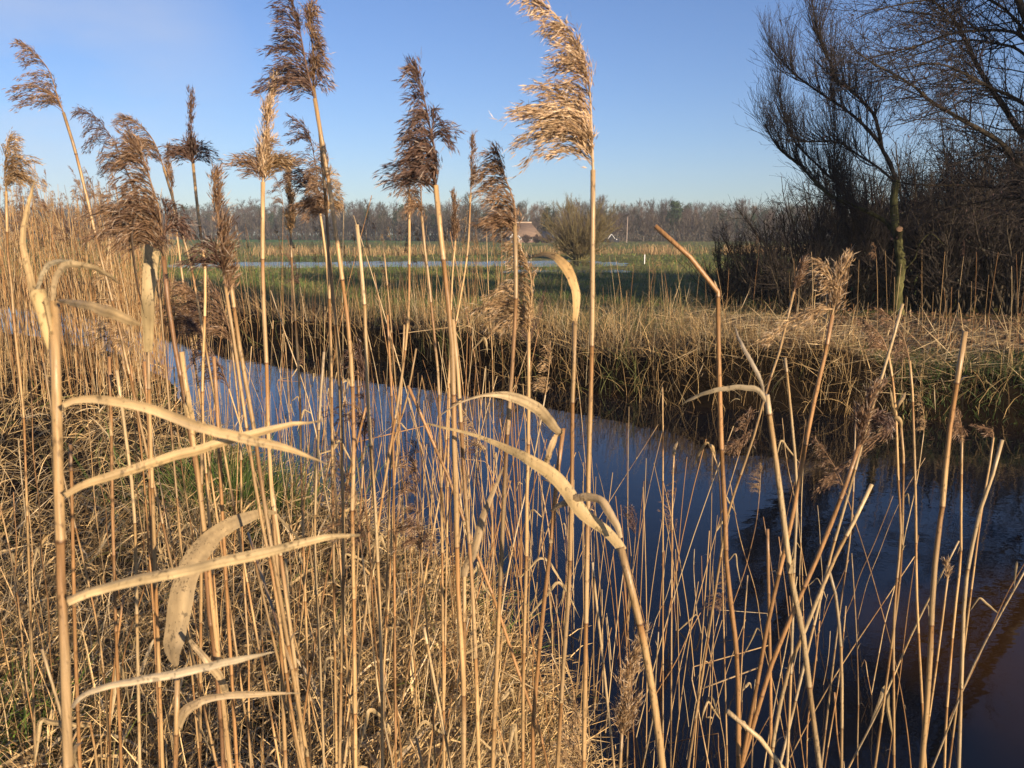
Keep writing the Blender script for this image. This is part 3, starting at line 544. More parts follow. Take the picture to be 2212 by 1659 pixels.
def far_mat():
    mb = MB(); cols = [(.45, .32, .155), (.29, .195, .092), (.14, .09, .045), (.40, .33, .21), (.10, .11, .04)]
    for m, Lr, hwr, leanr, bendr, zz in ((52000, (.28, .76), (.0020, .0040), (.0, .6), (.1, 1.6), .7), (40000, (.26, .66), (.002, .0035), (.5, 1.4), (-.2, 1.2), .6), (6000, (.55, .95), (.002, .0035), (0, .25), (0, .4), .9)):
        x, y = screen_pts(m, (-60, 2300), (598, 960), zz); d = far_d(x, y); hr = sst(2.5, 3.6, x); pd = sst(-.22, .10, d)*(1-sst(2.6+1.4*vnoise(x*.6, 0*x, 31)-.6*hr, 4.6-1.2*hr, d))*(1-.90*hr*sst(.2, .7, d))*(1-.85*sst(4.2, 4.8, x))*(y > 4)
        pd = pd*(.3+.7*sst(.2, .6, vnoise(x*1.2, y*1.2, 13)*.6+vnoise(x*4, y*4, 14)*.4))
        ok = rng.random(m) < pd; x, y, d = x[ok], y[ok], d[ok]; k = len(x); z = height(x, y)-.03
        az = np.where(d < .8, rng.normal(-1.9, .9, k), rng.uniform(0, 6.28, k)); mound = .75+.5*vnoise(x*.7, y*.7, 15)
        gz = (vnoise(x*.9, y*.9, 16) > .62)[:, None]*(rng.random(k) < .55)[:, None]
        c = np.where(gz, A(.12, .13, .045)*(.6+.9*rng.random((k, 1))), pick(cols, (4, 4, 2.4, 1.4, .5), k))
        blades(mb, x, y, z, rng.uniform(*Lr, k)*mound, rng.uniform(*hwr, k), az, rng.uniform(*leanr, k), rng.uniform(*bendr, k), c, 5)
    tag(mb.build('bank_grass', M['straw']), 'tangled brown dead grass and sedge lining the far bank', 'grass', kind='stuff')
    # cut straw lying and short cut stubble on the right of the far bank
    mb = MB(); m = 26000; x, y = screen_pts(m, (1440, 2300), (640, 960), .5); d = far_d(x, y); ok = (d > .15) & (d < 6) & (x > 2.2) & (rng.random(m) < .25+.75*sst(.4, .6, vnoise(x*1.4, y*1.4, 17))); x, y = x[ok], y[ok]; k = len(x); z = height(x, y)
    mb.flakes(np.stack([x, y, z+.01+rng.random(k)**1.6*(.10+.22*(1-sst(3.4, 4.4, x)))], -1), nrm(rng.normal(size=(k, 3))*A(1, .6, .22)+A(.3, 0, 0)), rng.uniform(.2, .8, k), rng.uniform(.003, .0055, k), pick([(.66, .51, .29), (.50, .36, .18), (.20, .13, .06)], (4, 3, 2), k), nrm(rng.normal(size=(k, 3))*.3+A(0, 0, 1)))
    m = 800; x, y = screen_pts(m, (1500, 2300), (650, 960), .5); d = far_d(x, y); ok = (d > -.15) & (d < 5) & (x > 2.4); x, y = x[ok], y[ok]; k = len(x)
    blades(mb, x, y, height(x, y)-.02, rng.uniform(.10, .62, k)**1.5*1.1, rng.uniform(.0025, .004, k), rng.uniform(0, 6.28, k), rng.uniform(0, .3, k), rng.uniform(-.1, .3, k), pick([(.48, .34, .17), (.36, .25, .12), (.26, .17, .08)], (3, 3, 1), k), 4)
    tag(mb.build('straw_litter', M['straw']), 'cut straw and short stubble lying below the willow', 'straw', kind='stuff')
    mb = MB(); m = 9000; x, y = screen_pts(m, (1700, 2320), (655, 860), .5); d = far_d(x, y); ok = (d > .9) & (d < 8) & (x > 3.4); x, y = x[ok], y[ok]; k = len(x)
    mb.flakes(np.stack([x, y, height(x, y)+rng.uniform(0, .05, k)], -1), nrm(rng.normal(size=(k, 3))*A(1, 1, .5)), rng.uniform(.04, .09, k), rng.uniform(.012, .025, k), pick([(.16, .09, .05), (.10, .06, .035), (.24, .15, .09)], (3, 3, 1), k))
    tag(mb.build('leaf_litter', M['straw']), 'brown fallen leaves covering the ground under the thicket', 'leaves', kind='stuff')
    mb = MB(); m = 26000; x, y = screen_pts(m, (1700, 2330), (760, 960), .45); d = far_d(x, y); ok = (d > -.05) & (d < 1.9) & (x > 4.2) & (rng.random(m) < sst(.2, .4, vnoise(x*1.5, y*1.5, 19)+.25*(x > 4.0))); x, y = x[ok], y[ok]; k = len(x)
    blades(mb, x, y, height(x, y)-.01, rng.uniform(.06, .19, k), rng.uniform(.003, .0055, k), rng.uniform(0, 6.28, k), rng.uniform(.1, .9, k), rng.uniform(.3, 1.4, k), pick([(.05, .08, .022), (.035, .055, .016), (.20, .16, .07)], (3, 3, 2), k), 4)
    tag(mb.build('green_grass', M['straw']), 'short green grass on the far bank edge at the right', 'grass', kind='stuff')
far_mat()
def meadow_grass():
    mb = MB(); m = 90000; x, y = screen_pts(m, (-40, 2260), (514, 668), .45); d = far_d(x, y); ok = (d > 2.6) & (y < 160) & (flood(x, y)*1.25 < .35+.9*rng.random(m)**3); x, y = x[ok], y[ok]; k = len(x); n1 = vnoise(x*.25, y*.12, 1)*.5+vnoise(x*1.1, y*.5, 2)*.5
    c = np.where((rng.random(k) < .2+.5*n1)[:, None], pick([(.26, .21, .09), (.17, .165, .06)], (1, 1), k), pick([(.105, .175, .042), (.135, .185, .05)], (1, 1), k))
    blades(mb, x, y, height(x, y)-.02, rng.uniform(.08, .26, k), rng.uniform(.004, .009, k)*(y/30), rng.uniform(0, 6.28, k), rng.uniform(.0, .7, k), rng.uniform(.2, 1.2, k), c, 4)
    tag(mb.build('meadow_grass', M['straw']), 'rough green meadow grass around the flooded hollow', 'grass', kind='stuff')
    mb = MB(); m = 9000; x = rng.uniform(-38, 24, m); yy = 62+.10*x+rng.uniform(-4, 4, m); pd = (.15+.85*sst(.35, .6, vnoise(x*.35, yy*.2, 23)))*sst(-40, -12, x); ok = rng.random(m) < pd; x, yy = x[ok], yy[ok]; k = len(x)
    blades(mb, x, yy, height(x, yy)-.02, rng.uniform(.35, .85, k), rng.uniform(.010, .02, k), rng.uniform(0, 6.28, k), rng.uniform(0, .35, k), rng.uniform(0, .8, k), pick([(.42, .29, .15), (.30, .20, .10), (.20, .13, .07)], (3, 3, 1), k), 4)
    tag(mb.build('sedge_strip', M['straw']), 'pale tan strip of dead sedge crossing the meadow', 'sedge', kind='stuff')
meadow_grass()
def rush_tuft():
    c = gnd(505, 1095, .3); t = empty('rush_tuft', (c[0], c[1], H1(*c))); tag(t, 'fresh green tuft of rushes at the water edge among the dead grass', 'rush tuft')
    m = 900; r = np.abs(rng.normal(0, .33, m)); a = rng.uniform(0, 6.28, m); mb = MB()
    blades(mb, r*np.cos(a)*1.3, r*np.sin(a), np.full(m, -.03), rng.uniform(.25, .55, m), rng.uniform(.0016, .0028, m), a, rng.uniform(0, .5, m), rng.uniform(.1, 1.0, m), pick([(.085, .155, .03), (.055, .105, .025), (.16, .19, .05), (.36, .28, .12)], (4, 3, 2, 1), m)); mb.build('blades', M['straw'], t)
rush_tuft()
def scum():
    mb = MB(); m = 2600; x, y = screen_pts(m, (430, 2260), (745, 1000), 0.0); d = -far_d(x, y); ok = (d > 0) & (rng.random(m) < np.exp(-d*1.3)) & (near_d(x, y) < -.3); x, y = x[ok], y[ok]; k = len(x)
    mb.flakes(np.stack([x, y, np.full(k, .006)], -1), nrm(rng.normal(size=(k, 3))*A(1, .5, 0)), rng.uniform(.02, .16, k), rng.uniform(.002, .012, k), pick([(.16, .10, .05), (.09, .055, .03)], (1, 2), k), np.broadcast_to(A(0, 0, 1), (k, 3)))
    tag(mb.build('floating_debris', M['straw']), 'brown leaf bits floating along the far shore', 'debris', kind='stuff')
scum()
# ------------------------------------------------------------------ reeds
SHEATH = A(.455, .300, .142); BARE = A(.35, .192, .080); DARKR = A(.13, .07, .033); PALE = A(.50, .37, .205)
TONES = dict(dark=(A(.040, .023, .022), A(.20, .12, .085)), brown=(A(.085, .047, .032), A(.36, .225, .125)), gold=(A(.17, .10, .05), A(.62, .43, .23)), bright=(A(.22, .13, .07), A(.76, .56, .35)))
def stem_mesh(P, r, tone='mid', k=8, taper=.8):
    """P: smooth world path bottom -> top; rings at the nodes, sheaths in a paler colour"""
    s = np.concatenate([[0], np.cumsum(np.linalg.norm(np.diff(P, axis=0), axis=1))]); Lt = s[-1]
    nodes = []; q = rng.uniform(.05, .14)
    while q < Lt-.02: nodes.append(q); q += rng.uniform(.12, .19)
    keys = [(0, 0), (Lt, 0)]; e = r*.5
    for i, nd in enumerate(nodes):
        keys += [(nd-e, 0), (nd-e*.35, 1), (nd+e*.35, 1), (nd+e, 0)]
    xs = np.unique(np.clip(np.concatenate([[k_[0] for k_ in keys], np.linspace(0, Lt, max(6, int(Lt/.05)))]), 0, Lt))
    Q = np.stack([np.interp(xs, s, P[:, j]) for j in range(3)], -1)
    nd = np.array(nodes+[Lt+9]); i = np.searchsorted(nd, xs); prev = np.where(i > 0, nd[np.maximum(i-1, 0)], -.1); nxt = nd[i]; u = (xs-prev)/np.maximum(nxt-prev, .01)
    near = np.minimum(np.abs(xs-prev), np.abs(nxt-xs)) < e*.6
    sh = rng.uniform(.45, 1.0, len(nd)+1)[i]; insh = u < sh
    base = {'mid': SHEATH, 'pale': PALE, 'dark': DARKR*1.6, 'brown': BARE}[tone]; bare = {'mid': BARE, 'pale': SHEATH, 'dark': DARKR, 'brown': BARE*.8}[tone]
    v = ((1+rng.uniform(-.3, .14, len(nd)+1))[:, None]*np.where(rng.random(len(nd)+1)[:, None] < .25, A(.86, .9, 1.0), A(1, 1, 1)))[i]
    C = np.where(insh[:, None], base, bare)*v; C = np.where(near[:, None], DARKR*1.2, C)
    R = r*np.linspace(1.04, taper, len(xs))*np.where(near, 1.13, np.where(insh, 1.05, .93))
    mb = MB().tubes(Q[None], R[None], C[None], k)
    for q in nodes:                                              # loose shreds of old sheath at the nodes
        if rng.random() < .38:
            p = np.array([np.interp(q, s, P[:, j]) for j in range(3)]); a = rng.uniform(0, 6.28); L = rng.uniform(.012, .04); u = np.linspace(0, 1, 6)[:, None]; hd = A(math.cos(a), math.sin(a), 0)
            X = p+hd*(r*1.0+L*.45*u**1.6)+A(0, 0, 1)*L*(u-.75*u*u*rng.uniform(.2, 1.6)); sd = np.cross(hd, A(0, 0, 1)); mb.ribbons(X[None], (r*np.linspace(.75, .08, 6))[None], np.broadcast_to(sd, (1, 6, 3)), (PALE*rng.uniform(.6, 1.0))[None, None])
    return mb
def plume_mesh(P, L, droop, tone, dens=1.0, bias=1.0, spread=(.3, .75), fluff=.5, size=1.0, nodes=13):
    """P: rachis base -> tip (world), L: longest side branch in metres, droop: world vector the branches hang towards"""
    mb = MB(); P = resample(P, 24); lo, hi = TONES[tone]; T = nrm(np.gradient(P, axis=0)); tot = np.linalg.norm(np.diff(P, axis=0), axis=1).sum()
    mb.tubes(P[None], (np.linspace(.0013, .0004, 24)*size)[None], (hi*.8)[None, None], 4)
    dr = np.asarray(droop, float); drh = nrm(dr*A(1, 1, .25))
    Bs, D0, D1, Ls, tn, wv = [], [], [], [], [], []
    ts = np.concatenate([np.sort(rng.uniform(0, .25, 3)), np.linspace(.06, .95, nodes)+rng.uniform(-.02, .02, nodes)]); ts = np.clip(ts, 0, .97)
    for t in ts:
        p = np.array([np.interp(t*23, np.arange(24), P[:, j]) for j in range(3)]); tg = T[int(t*23)]
        cl = nrm(drh*bias+rng.normal(size=3)*(.5 if bias > .85 else .75)); ln = L*(1-t)**.7*rng.uniform(.55, 1.30)+.010*size
        nb = max(2, int(round(rng.uniform(2, 6.6)*dens*(1-.40*t)))); tone_c = rng.uniform(-.28, .28)
        for _ in range(nb):
            rd = nrm(cl+rng.normal(size=3)*.30); rd = nrm(rd-tg*(rd@tg)*.8); a = rng.uniform(*spread)
            Bs.append(p+tg*rng.uniform(-.006, .006)*size); D0.append(tg*math.cos(a)+rd*math.sin(a)); D1.append(nrm(nrm(dr)*1.15*bias+rd*.28+tg*(.05 if bias > .5 else 1.0)+A(0, 0, -.3*(bias > .5))+rng.normal(size=3)*.17)); Ls.append(ln*rng.uniform(.55, 1.05)); tn.append(tone_c+rng.uniform(-.15, .15))
    tpn = int(9*dens)+4; tp = P[-1]                                # tip tuft
    for _ in range(tpn):
        t = rng.uniform(.62, .98); Bs.append(np.array([np.interp(t*23, np.arange(24), P[:, j]) for j in range(3)])); tg = T[int(t*23)]; D0.append(nrm(tg+rng.normal(size=3)*.22)); D1.append(nrm(tg+dr*.25+rng.normal(size=3)*.2)); Ls.append(.16*tot*rng.uniform(.5, 1)); tn.append(rng.uniform(-.2, .2))
    Bs, D0, D1, Ls, tn = map(np.array, (Bs, D0, D1, Ls, tn)); m = len(Bs); n = 9; X = np.zeros((m, n, 3)); X[:, 0] = Bs; kk = rng.uniform(.75, 1.25, (m, 1))
    for s in range(1, n):
        u = np.clip((s-1)/(n-2)*kk, 0, 1); d = nrm(D0*(1-u)+D1*u+rng.normal(size=(m, 3))*.05); X[:, s] = X[:, s-1]+d*(Ls/(n-1))[:, None]
    mb.tubes(X, np.linspace(.00055, .00025, n)[None]*size*np.ones((m, 1)), (lo*.5+hi*.4)[None].repeat(m, 0)*(1+tn[:, None]), 3)
    per = np.maximum(6, (Ls/(.00125*size)*dens**.3).astype(int)); idx = np.repeat(np.arange(m), per); u = .10+.90*rng.random(len(idx))**.85; f = u*(n-1); j = np.minimum(f.astype(int), n-2); g = (f-j)[:, None]
    B = X[idx, j]*(1-g)+X[idx, j+1]*g; d = nrm(X[idx, j+1]-X[idx, j]); k = len(idx)
    B = B+rng.normal(size=(k, 3))*.0016*size*(1+fluff); dd = nrm(d+rng.normal(size=(k, 3))*(.17+.14*fluff)+dr*.08)
    mix = np.clip(.40+tn[idx]+rng.normal(0, .22, k), 0, 1)[:, None]; c = lo*(1-mix)+hi*mix
    mb.flakes(B, dd, rng.uniform(.006, .0115, k)*size, rng.uniform(.00035, .00078, k)*size, c)
    if fluff > 0:
        q = rng.random(k) < .45*fluff; kq = int(q.sum()); mb.flakes(B[q]+dd[q]*.004*size, nrm(dd[q]+rng.normal(size=(kq, 3))*.45), rng.uniform(.006, .013, kq)*size, .00032*size, (hi*.55+A(.45, .42, .38)*.55)*(1+rng.uniform(-.2, .2, (kq, 1))))
    return mb
def leaf_mesh(P, wmax, prof=None, col=None, fold=.42, roll=0.0, n=30):
    """P: world path base -> tip; the blade faces the viewer side and is creased along the mid rib"""
    P = resample(catmull(P, 50), n); n_ = np.cumsum(rng.normal(0, .00022, (n, 3)), 0); P = P+n_-n_[0]; T = nrm(np.gradient(P, axis=0)); view = nrm(P-A(0, 0, CZ)); sd = nrm(np.cross(T, view)); nv = np.cross(sd, T)
    u = np.linspace(0, 1, n); rl = ((roll+.3)*np.sin(u*math.pi*rng.uniform(.8, 1.6)+rng.uniform(0, 3))+rng.uniform(-.25, .25))[:, None]; s2 = sd*np.cos(rl)+nv*np.sin(rl); n2 = np.cross(s2, T)
    pu, pw = zip(*(prof or ((0, .45), (.12, .75), (.35, 1), (.6, .92), (.85, .5), (1, .03)))); wd = np.interp(u, pu, pw)*wmax/2*.92*(1+.07*np.interp(u, np.linspace(0, 1, 9), rng.normal(size=9)))
    c = np.asarray(col if col is not None else (.56, .40, .20))*.82*(1+rng.uniform(-.1, .1)); C = c[None]*(1+.10*np.sin(u*23+rng.uniform(0, 6))[:, None]*rng.random((n, 1))); C = C*(1-.28*np.clip(np.interp(u, np.linspace(0, 1, 12), rng.normal(-.3, .8, 12)), 0, 1))[:, None]; C = np.where((u > .93)[:, None], C*.7, C)
    mb = MB(); m = 7; w = np.linspace(-1, 1, m); st = 1+np.array([-.12, .10, -.16, .02, .16, -.12, .06])[None, :, None]*rng.uniform(.5, 1.6)
    V = P[:, None]+s2[:, None]*(wd[:, None]*w[None])[..., None]-n2[:, None]*(wd[:, None]*(1-np.abs(w)[None])*fold)[..., None]; I = np.arange(n*m).reshape(n, m)
    Q = np.stack([I[:-1, :-1], I[:-1, 1:], I[1:, 1:], I[1:, :-1]], -1); mb.add(V, Q, None, (C[:, None]*st).reshape(-1, 3)); return mb
def extend_down(P):
    """carry a stem on from its lowest traced point to the ground"""
    d = nrm(P[0]-P[min(3, len(P)-1)]); d = nrm(A(np.clip(d[0]/max(-d[2], .2), -.22, .22), np.clip(d[1]/max(-d[2], .2), -.2, .2), -1)); out = [P[0]]; p = P[0]
    for _ in range(80):
        if p[2] <= H1(p[0], p[1])-.03: break
        p = p+d*.06; out.append(p)
    return np.vstack([np.array(out[1:])[::-1], P]) if len(out) > 1 else P
REEDS = []
def px2w(pts, d0, d1=None, bow=0.0):
    p = np.asarray(pts, float); n = len(p); u = np.linspace(0, 1, n); return unp(p[:, 0], p[:, 1], d0+((d1 if d1 is not None else d0)-d0)*u+bow*np.sin(u*math.pi))
def reed(label, d, wpx, pts, plumes=(), leaves=(), tone='mid', dtop=None, nick=None, taper=.85, name='reed', group='tall dry reeds in the foreground', ref=1350):
    P = px2w(pts, d, dtop); P = catmull(P, max(12, 8*len(pts))) if len(pts) > 2 else resample(P, 8); P = extend_down(P); r = wpx/2*d/FPX
    o = P[0].copy(); t = empty(name, o); tag(t, label, 'reed', group)
    stem_mesh(P, r, tone, 9 if wpx > 7 else 6, taper).build('stem', M['stem'], t, o, True)
    for pl in plumes:
        dd = pl.get('d', dtop or d); Q = px2w(pl['path'], dd); Q = catmull(Q, 24); sx, sy = pl.get('droop', (-1, .35)); kk = dd/FPX
        plume_mesh(Q, pl['L']*kk, nrm(A(sx, pl.get('dy', -.12), -sy)), pl.get('tone', 'brown'), pl.get('dens', 1.0), pl.get('bias', 1.0), pl.get('spread', (.3, .75)), pl.get('fluff', .4), pl.get('size', 1.0), pl.get('nodes', 13)).build('plume', M['plume'], t, o)
    for lf in leaves:
        lp, wl = lf[0], lf[1]; kw = lf[2] if len(lf) > 2 else {}
        ld = lf[3] if len(lf) > 3 else d-.3*r; e = lf[4] if len(lf) > 4 else ld*(1+rng.uniform(-.05, .05))
        leaf_mesh(px2w(lp, ld, e, -.02*d), wl*d/FPX, **kw).build('leaf', M['leaf'], t, o, True)
    REEDS.append((t, nick, P, ref)); return t
# traced reeds: points run from the lowest visible point of the stem to its top, in photo units
G0 = 'tall dry reeds in the foreground'
# -- the big reed at the left with its broad leaves
wide = ((0, .5), (.15, .8), (.45, 1), (.75, .8), (1, .03))
reed('thick pale reed nearest the left edge with broad leaves and a split top', .43, 27, [(147, 1659), (140, 1406), (132, 1272), (130, 1106), (125, 1020), (122, 853), (118, 760), (117, 650)], tone='mid', dtop=.45, nick='the thick broad leaved reed', taper=.80, leaves=[
    ([(112, 752), (100, 700), (88, 650), (72, 633), (54, 575), (44, 511), (53, 462), (66, 410), (77, 375)], 19, dict(prof=((0, 1), (.3, 1), (.5, .8), (.75, .8), (1, .05))), .50, .56),
    ([(80, 640), (84, 610), (100, 580), (125, 567), (150, 564), (190, 570)], 13, dict(col=(.58, .47, .28)), .47, .55),
    ([(112, 650), (116, 615), (128, 590), (150, 577), (200, 583), (235, 603), (258, 622)], 17, dict(col=(.48, .36, .20)), .45, .52),
    ([(127, 648), (150, 655), (183, 663), (233, 678), (270, 695), (303, 707)], 27, dict(prof=((0, .25), (.3, .6), (.7, 1), (.9, .8), (1, .1)), fold=.5), .44, .40),
    ([(136, 876), (148, 868), (170, 861), (207, 862), (267, 872), (333, 890), (400, 916), (500, 946), (600, 968), (655, 985), (703, 1006)], 27, dict(prof=wide), .42, .47),
    ([(140, 1071), (160, 1058), (187, 1046), (240, 1030), (300, 1012), (417, 976), (533, 943), (633, 919), (697, 914)], 28, dict(prof=wide, fold=.4), .42, .50),
    ([(147, 1300), (180, 1285), (233, 1268), (400, 1229), (567, 1193), (683, 1166), (770, 1158)], 29, dict(prof=((0, .75), (.1, .95), (.6, .9), (.8, .75), (1, .2)), fold=.55, col=(.60, .45, .24)), .42, .46),
    ([(156, 1530), (166, 1515), (187, 1499), (233, 1483), (333, 1463), (433, 1439), (533, 1419), (600, 1403)], 26, dict(prof=((0, .4), (.3, .9), (.55, 1), (.8, .7), (1, .03)), col=(.62, .50, .32)), .43, .50)])
# sheath peeling off the same reed
def split_sheath():
    d = .45; t = REEDS[0][0]; o = np.array(t.location); P = catmull(px2w([(112, 756), (106, 730), (97, 690), (88, 650), (83, 636)], d, d-.01), 16); k = d/FPX
    mb = MB(); T = nrm(np.gradient(P, axis=0)); U = nrm(np.cross(T, A(0, 1, 0))); W = np.cross(U, T); a = np.linspace(math.radians(-45), math.radians(215), 12); R = np.linspace(9, 17, 16)*k
    V = P[:, None]+(U[:, None]*np.cos(a)[None, :, None]-W[:, None]*np.sin(a)[None, :, None]*-1)*R[:, None, None]; I = np.arange(16*12).reshape(16, 12)
    mb.add(V, np.stack([I[:-1, :-1], I[:-1, 1:], I[1:, 1:], I[1:, :-1]], -1), None, (.58, .44, .23)); mb.build('sheath', M['leaf'], t, o, True)
split_sheath()
# -- plumed reeds from left to right
reed('reed at the left edge with a bushy plume hanging to the right', 1.4, 6, [(55, 1000), (50, 886), (32, 713), (25, 620), (17, 553), (13, 413)], [dict(path=[(13, 413), (10, 370), (14, 330), (22, 297)], L=85, droop=(1, .5), tone='gold', dens=1.1)], nick='the left edge plume')
reed('tall leaning reed at upper left whose plume tip points up and left', 1.5, 7, [(300, 900), (255, 700), (217, 553), (187, 423), (160, 317), (137, 243)], [dict(path=[(137, 243), (123, 205), (113, 170), (100, 143), (75, 115), (50, 92)], L=95, droop=(-1, .45), tone='brown', dens=.9, nodes=8)], nick='the tall leaning reed')
reed('slim reed with a comb like dark plume arching left, second from upper left', 1.7, 5, [(352, 720), (340, 600), (310, 480), (283, 390)], [dict(path=[(283, 390), (262, 345), (245, 305), (227, 277), (203, 250), (163, 241)], L=85, droop=(-.6, .9), tone='dark', dens=.7, nodes=15)], nick='the comb like dark plume')
reed('reed with a brown plume bowing left just behind the big ragged plume', 1.55, 6, [(432, 680), (412, 570), (397, 520), (370, 417), (353, 360)], [dict(path=[(353, 360), (333, 307), (310, 277), (285, 260), (257, 254)], L=80, droop=(-.8, .7), tone='brown', dens=.8)])
reed('slender reed with a narrow upright pale brown plume beside the bowing one', 1.8, 5, [(400, 640), (387, 547), (372, 413)], [dict(path=[(372, 413), (366, 370), (362, 318)], L=26, droop=(0, -.4), tone='brown', bias=.2, dens=.7, spread=(.1, .35))])
reed('dark stained reed carrying the big ragged plume left of centre', .9, 11, [(483, 1659), (480, 1606), (467, 1440), (450, 1306), (437, 1106), (415, 960), (393, 830), (380, 760), (367, 686), (353, 553)], [dict(path=[(353, 553), (349, 500), (343, 450), (327, 397), (310, 343), (283, 297)], L=155, droop=(-1, .62), tone='brown', dens=1.35, nodes=15), dict(path=[(353, 520), (358, 480), (356, 440)], L=60, droop=(.6, 1), tone='dark', dens=.7, nodes=6)], [([(353, 553), (325, 470), (300, 455), (286, 500), (290, 560), (300, 620), (312, 680)], 7, dict(col=(.07, .045, .028)))], tone='dark', nick='the big ragged plume')
reed('short reed with one broad upright dry blade standing below the big ragged plume', 1.0, 9, [(327, 1000), (322, 860), (320, 760), (320, 730)], (), [([(320, 760), (321, 700), (322, 640), (325, 570), (327, 505)], 29, dict(prof=((0, .6), (.25, .8), (.5, .95), (.8, 1), (.97, .9), (1, .6)), fold=.2, col=(.50, .38, .20)), .97, .97)], nick='the broad upright blade')
reed('reed with a dark spiky plume, tall central tuft and two drooping side tufts', 1.3, 7, [(450, 1090), (437, 886), (443, 660), (442, 553), (437, 530), (423, 417), (417, 353)], [dict(path=[(417, 353), (414, 310), (413, 260), (412, 205)], L=26, droop=(.1, -.5), tone='dark', bias=.2, dens=.8, spread=(.15, .4), nodes=9), dict(path=[(417, 353), (415, 335), (414, 318)], L=62, droop=(-1, .5), tone='dark', dens=.9, nodes=5), dict(path=[(417, 353), (418, 335), (419, 318)], L=52, droop=(1, .6), tone='dark', dens=.8, nodes=4)])
reed('reed in front of the meadow with a blurred shaggy brown plume and dark side arch', .85, 8, [(655, 1659), (630, 1540), (597, 1290), (560, 1100), (537, 953), (520, 836), (503, 720), (493, 663), (487, 620)], [dict(path=[(490, 640), (484, 585), (480, 533), (473, 483), (465, 430), (465, 375)], L=52, droop=(.35, .1), tone='brown', dens=1.2, bias=.5, spread=(.15, .5)), dict(path=[(484, 590), (472, 560), (462, 530)], L=80, droop=(-1, .7), tone='dark', dens=.6, nodes=5)], nick='the shaggy blurred plume')
reed('bare straight reed leaning left right beside the shaggy blurred plume', .95, 10, [(610, 1320), (573, 1100), (550, 936), (533, 836), (513, 720), (497, 596), (489, 556)])
reed('low reed with a wide red brown plume arching left over the far bank', 1.8, 8, [(436, 1000), (437, 886), (440, 770), (435, 725)], [dict(path=[(436, 735), (437, 700), (430, 655), (410, 628), (385, 618)], L=110, droop=(-1, .55), tone='brown', dens=1.4, fluff=.2), dict(path=[(442, 730), (448, 690), (446, 640)], L=66, droop=(-.6, .6), tone='dark', dens=.8)], nick='the low red brown plume')
reed('reed with a golden upright plume like a torch and two side wings', 1.0, 10, [(617, 1659), (607, 1406), (597, 1206), (590, 1106), (580, 953), (577, 820), (570, 670), (567, 553), (568, 393)], [dict(path=[(568, 393), (573, 320), (578, 250), (592, 182)], L=36, droop=(.15, -.7), tone='bright', bias=.2, dens=1.2, spread=(.12, .4), fluff=.8), dict(path=[(568, 393), (570, 350), (571, 320)], L=72, droop=(1, .12), tone='gold', dens=.9, nodes=5, bias=.9), dict(path=[(568, 393), (568, 350), (568, 325)], L=72, droop=(-1, .05), tone='brown', dens=.7, nodes=5, bias=.9)],
     [([(598, 1108), (575, 1107), (550, 1113), (500, 1132), (467, 1153), (440, 1180), (420, 1205), (405, 1240), (393, 1275), (380, 1356), (373, 1406), (380, 1438)], 50, dict(prof=((0, .12), (.1, .3), (.25, .6), (.45, .88), (.7, 1), (.9, .85), (1, .15)), fold=.16, col=(.50, .37, .20)), .98, .80)], nick='the golden torch plume')
reed('slim reed with a narrow shaggy golden brown plume right of the torch plume', 1.6, 6, [(655, 1150), (650, 986), (648, 853), (640, 720), (632, 600), (628, 510)], [dict(path=[(628, 512), (626, 450), (623, 357)], L=30, droop=(0, -.5), tone='gold', bias=.2, dens=1.5, spread=(.15, .45), nodes=16)], nick='the narrow golden brown plume')
reed('tallest left centre reed with a dark plume blown left, touching the top edge', 1.0, 10, [(768, 1659), (765, 1339), (761, 1106), (764, 986), (762, 853), (754, 720), (737, 586), (717, 440), (700, 333), (680, 213)], [dict(path=[(680, 213), (663, 150), (655, 105), (645, 55), (630, -8)], L=110, droop=(-1, .42), tone='dark', dens=1.2, nodes=11)], nick='the tall twin plumes')
reed('companion of the tallest left centre reed with a narrow hanging plume', 1.03, 8, [(733, 1659), (742, 1200), (738, 1000), (735, 850), (720, 650), (710, 533), (697, 350), (687, 250), (677, 187)], [dict(path=[(677, 187), (676, 120), (671, 60), (668, 3)], L=40, droop=(.5, .9), tone='brown', bias=.7, dens=1.2, spread=(.15, .5), nodes=15)])
reed('reed with a dark plume of spread hanging tufts right beside the tall twin plumes', 1.5, 6, [(722, 1020), (715, 900), (712, 700), (705, 560), (687, 433)], [dict(path=[(687, 433), (683, 367), (670, 300), (655, 275), (640, 258)], L=85, droop=(-1, .62), tone='dark', dens=1.0, nodes=10)])
reed('reed with a bushy brown plume hanging below the tall twin plumes', 1.4, 7, [(722, 1300), (718, 1000), (716, 800), (712, 650), (707, 483)], [dict(path=[(707, 483), (708, 430), (706, 370), (703, 313)], L=68, droop=(-.8, .6), tone='brown', dens=1.3, nodes=14), dict(path=[(708, 460), (712, 420), (712, 370)], L=30, droop=(.8, .7), tone='gold', dens=.7)])
reed('bare reed with a snapped pale tip standing right of the tall twin plumes', 1.0, 9, [(826, 1659), (824, 1440), (817, 1240), (811, 1106), (802, 986), (792, 803), (789, 686), (781, 586), (771, 485)], tone='pale', nick='the snapped pale tip')
reed('slim reed with two sparse ragged plumes left of the tall dark plume', 1.4, 7, [(797, 1273), (821, 1106), (851, 920), (867, 820), (882, 686), (884, 553), (884, 417)], [dict(path=[(884, 430), (886, 360), (887, 290)], L=40, droop=(-.5, .9), tone='brown', bias=.8, dens=.7, nodes=14)])
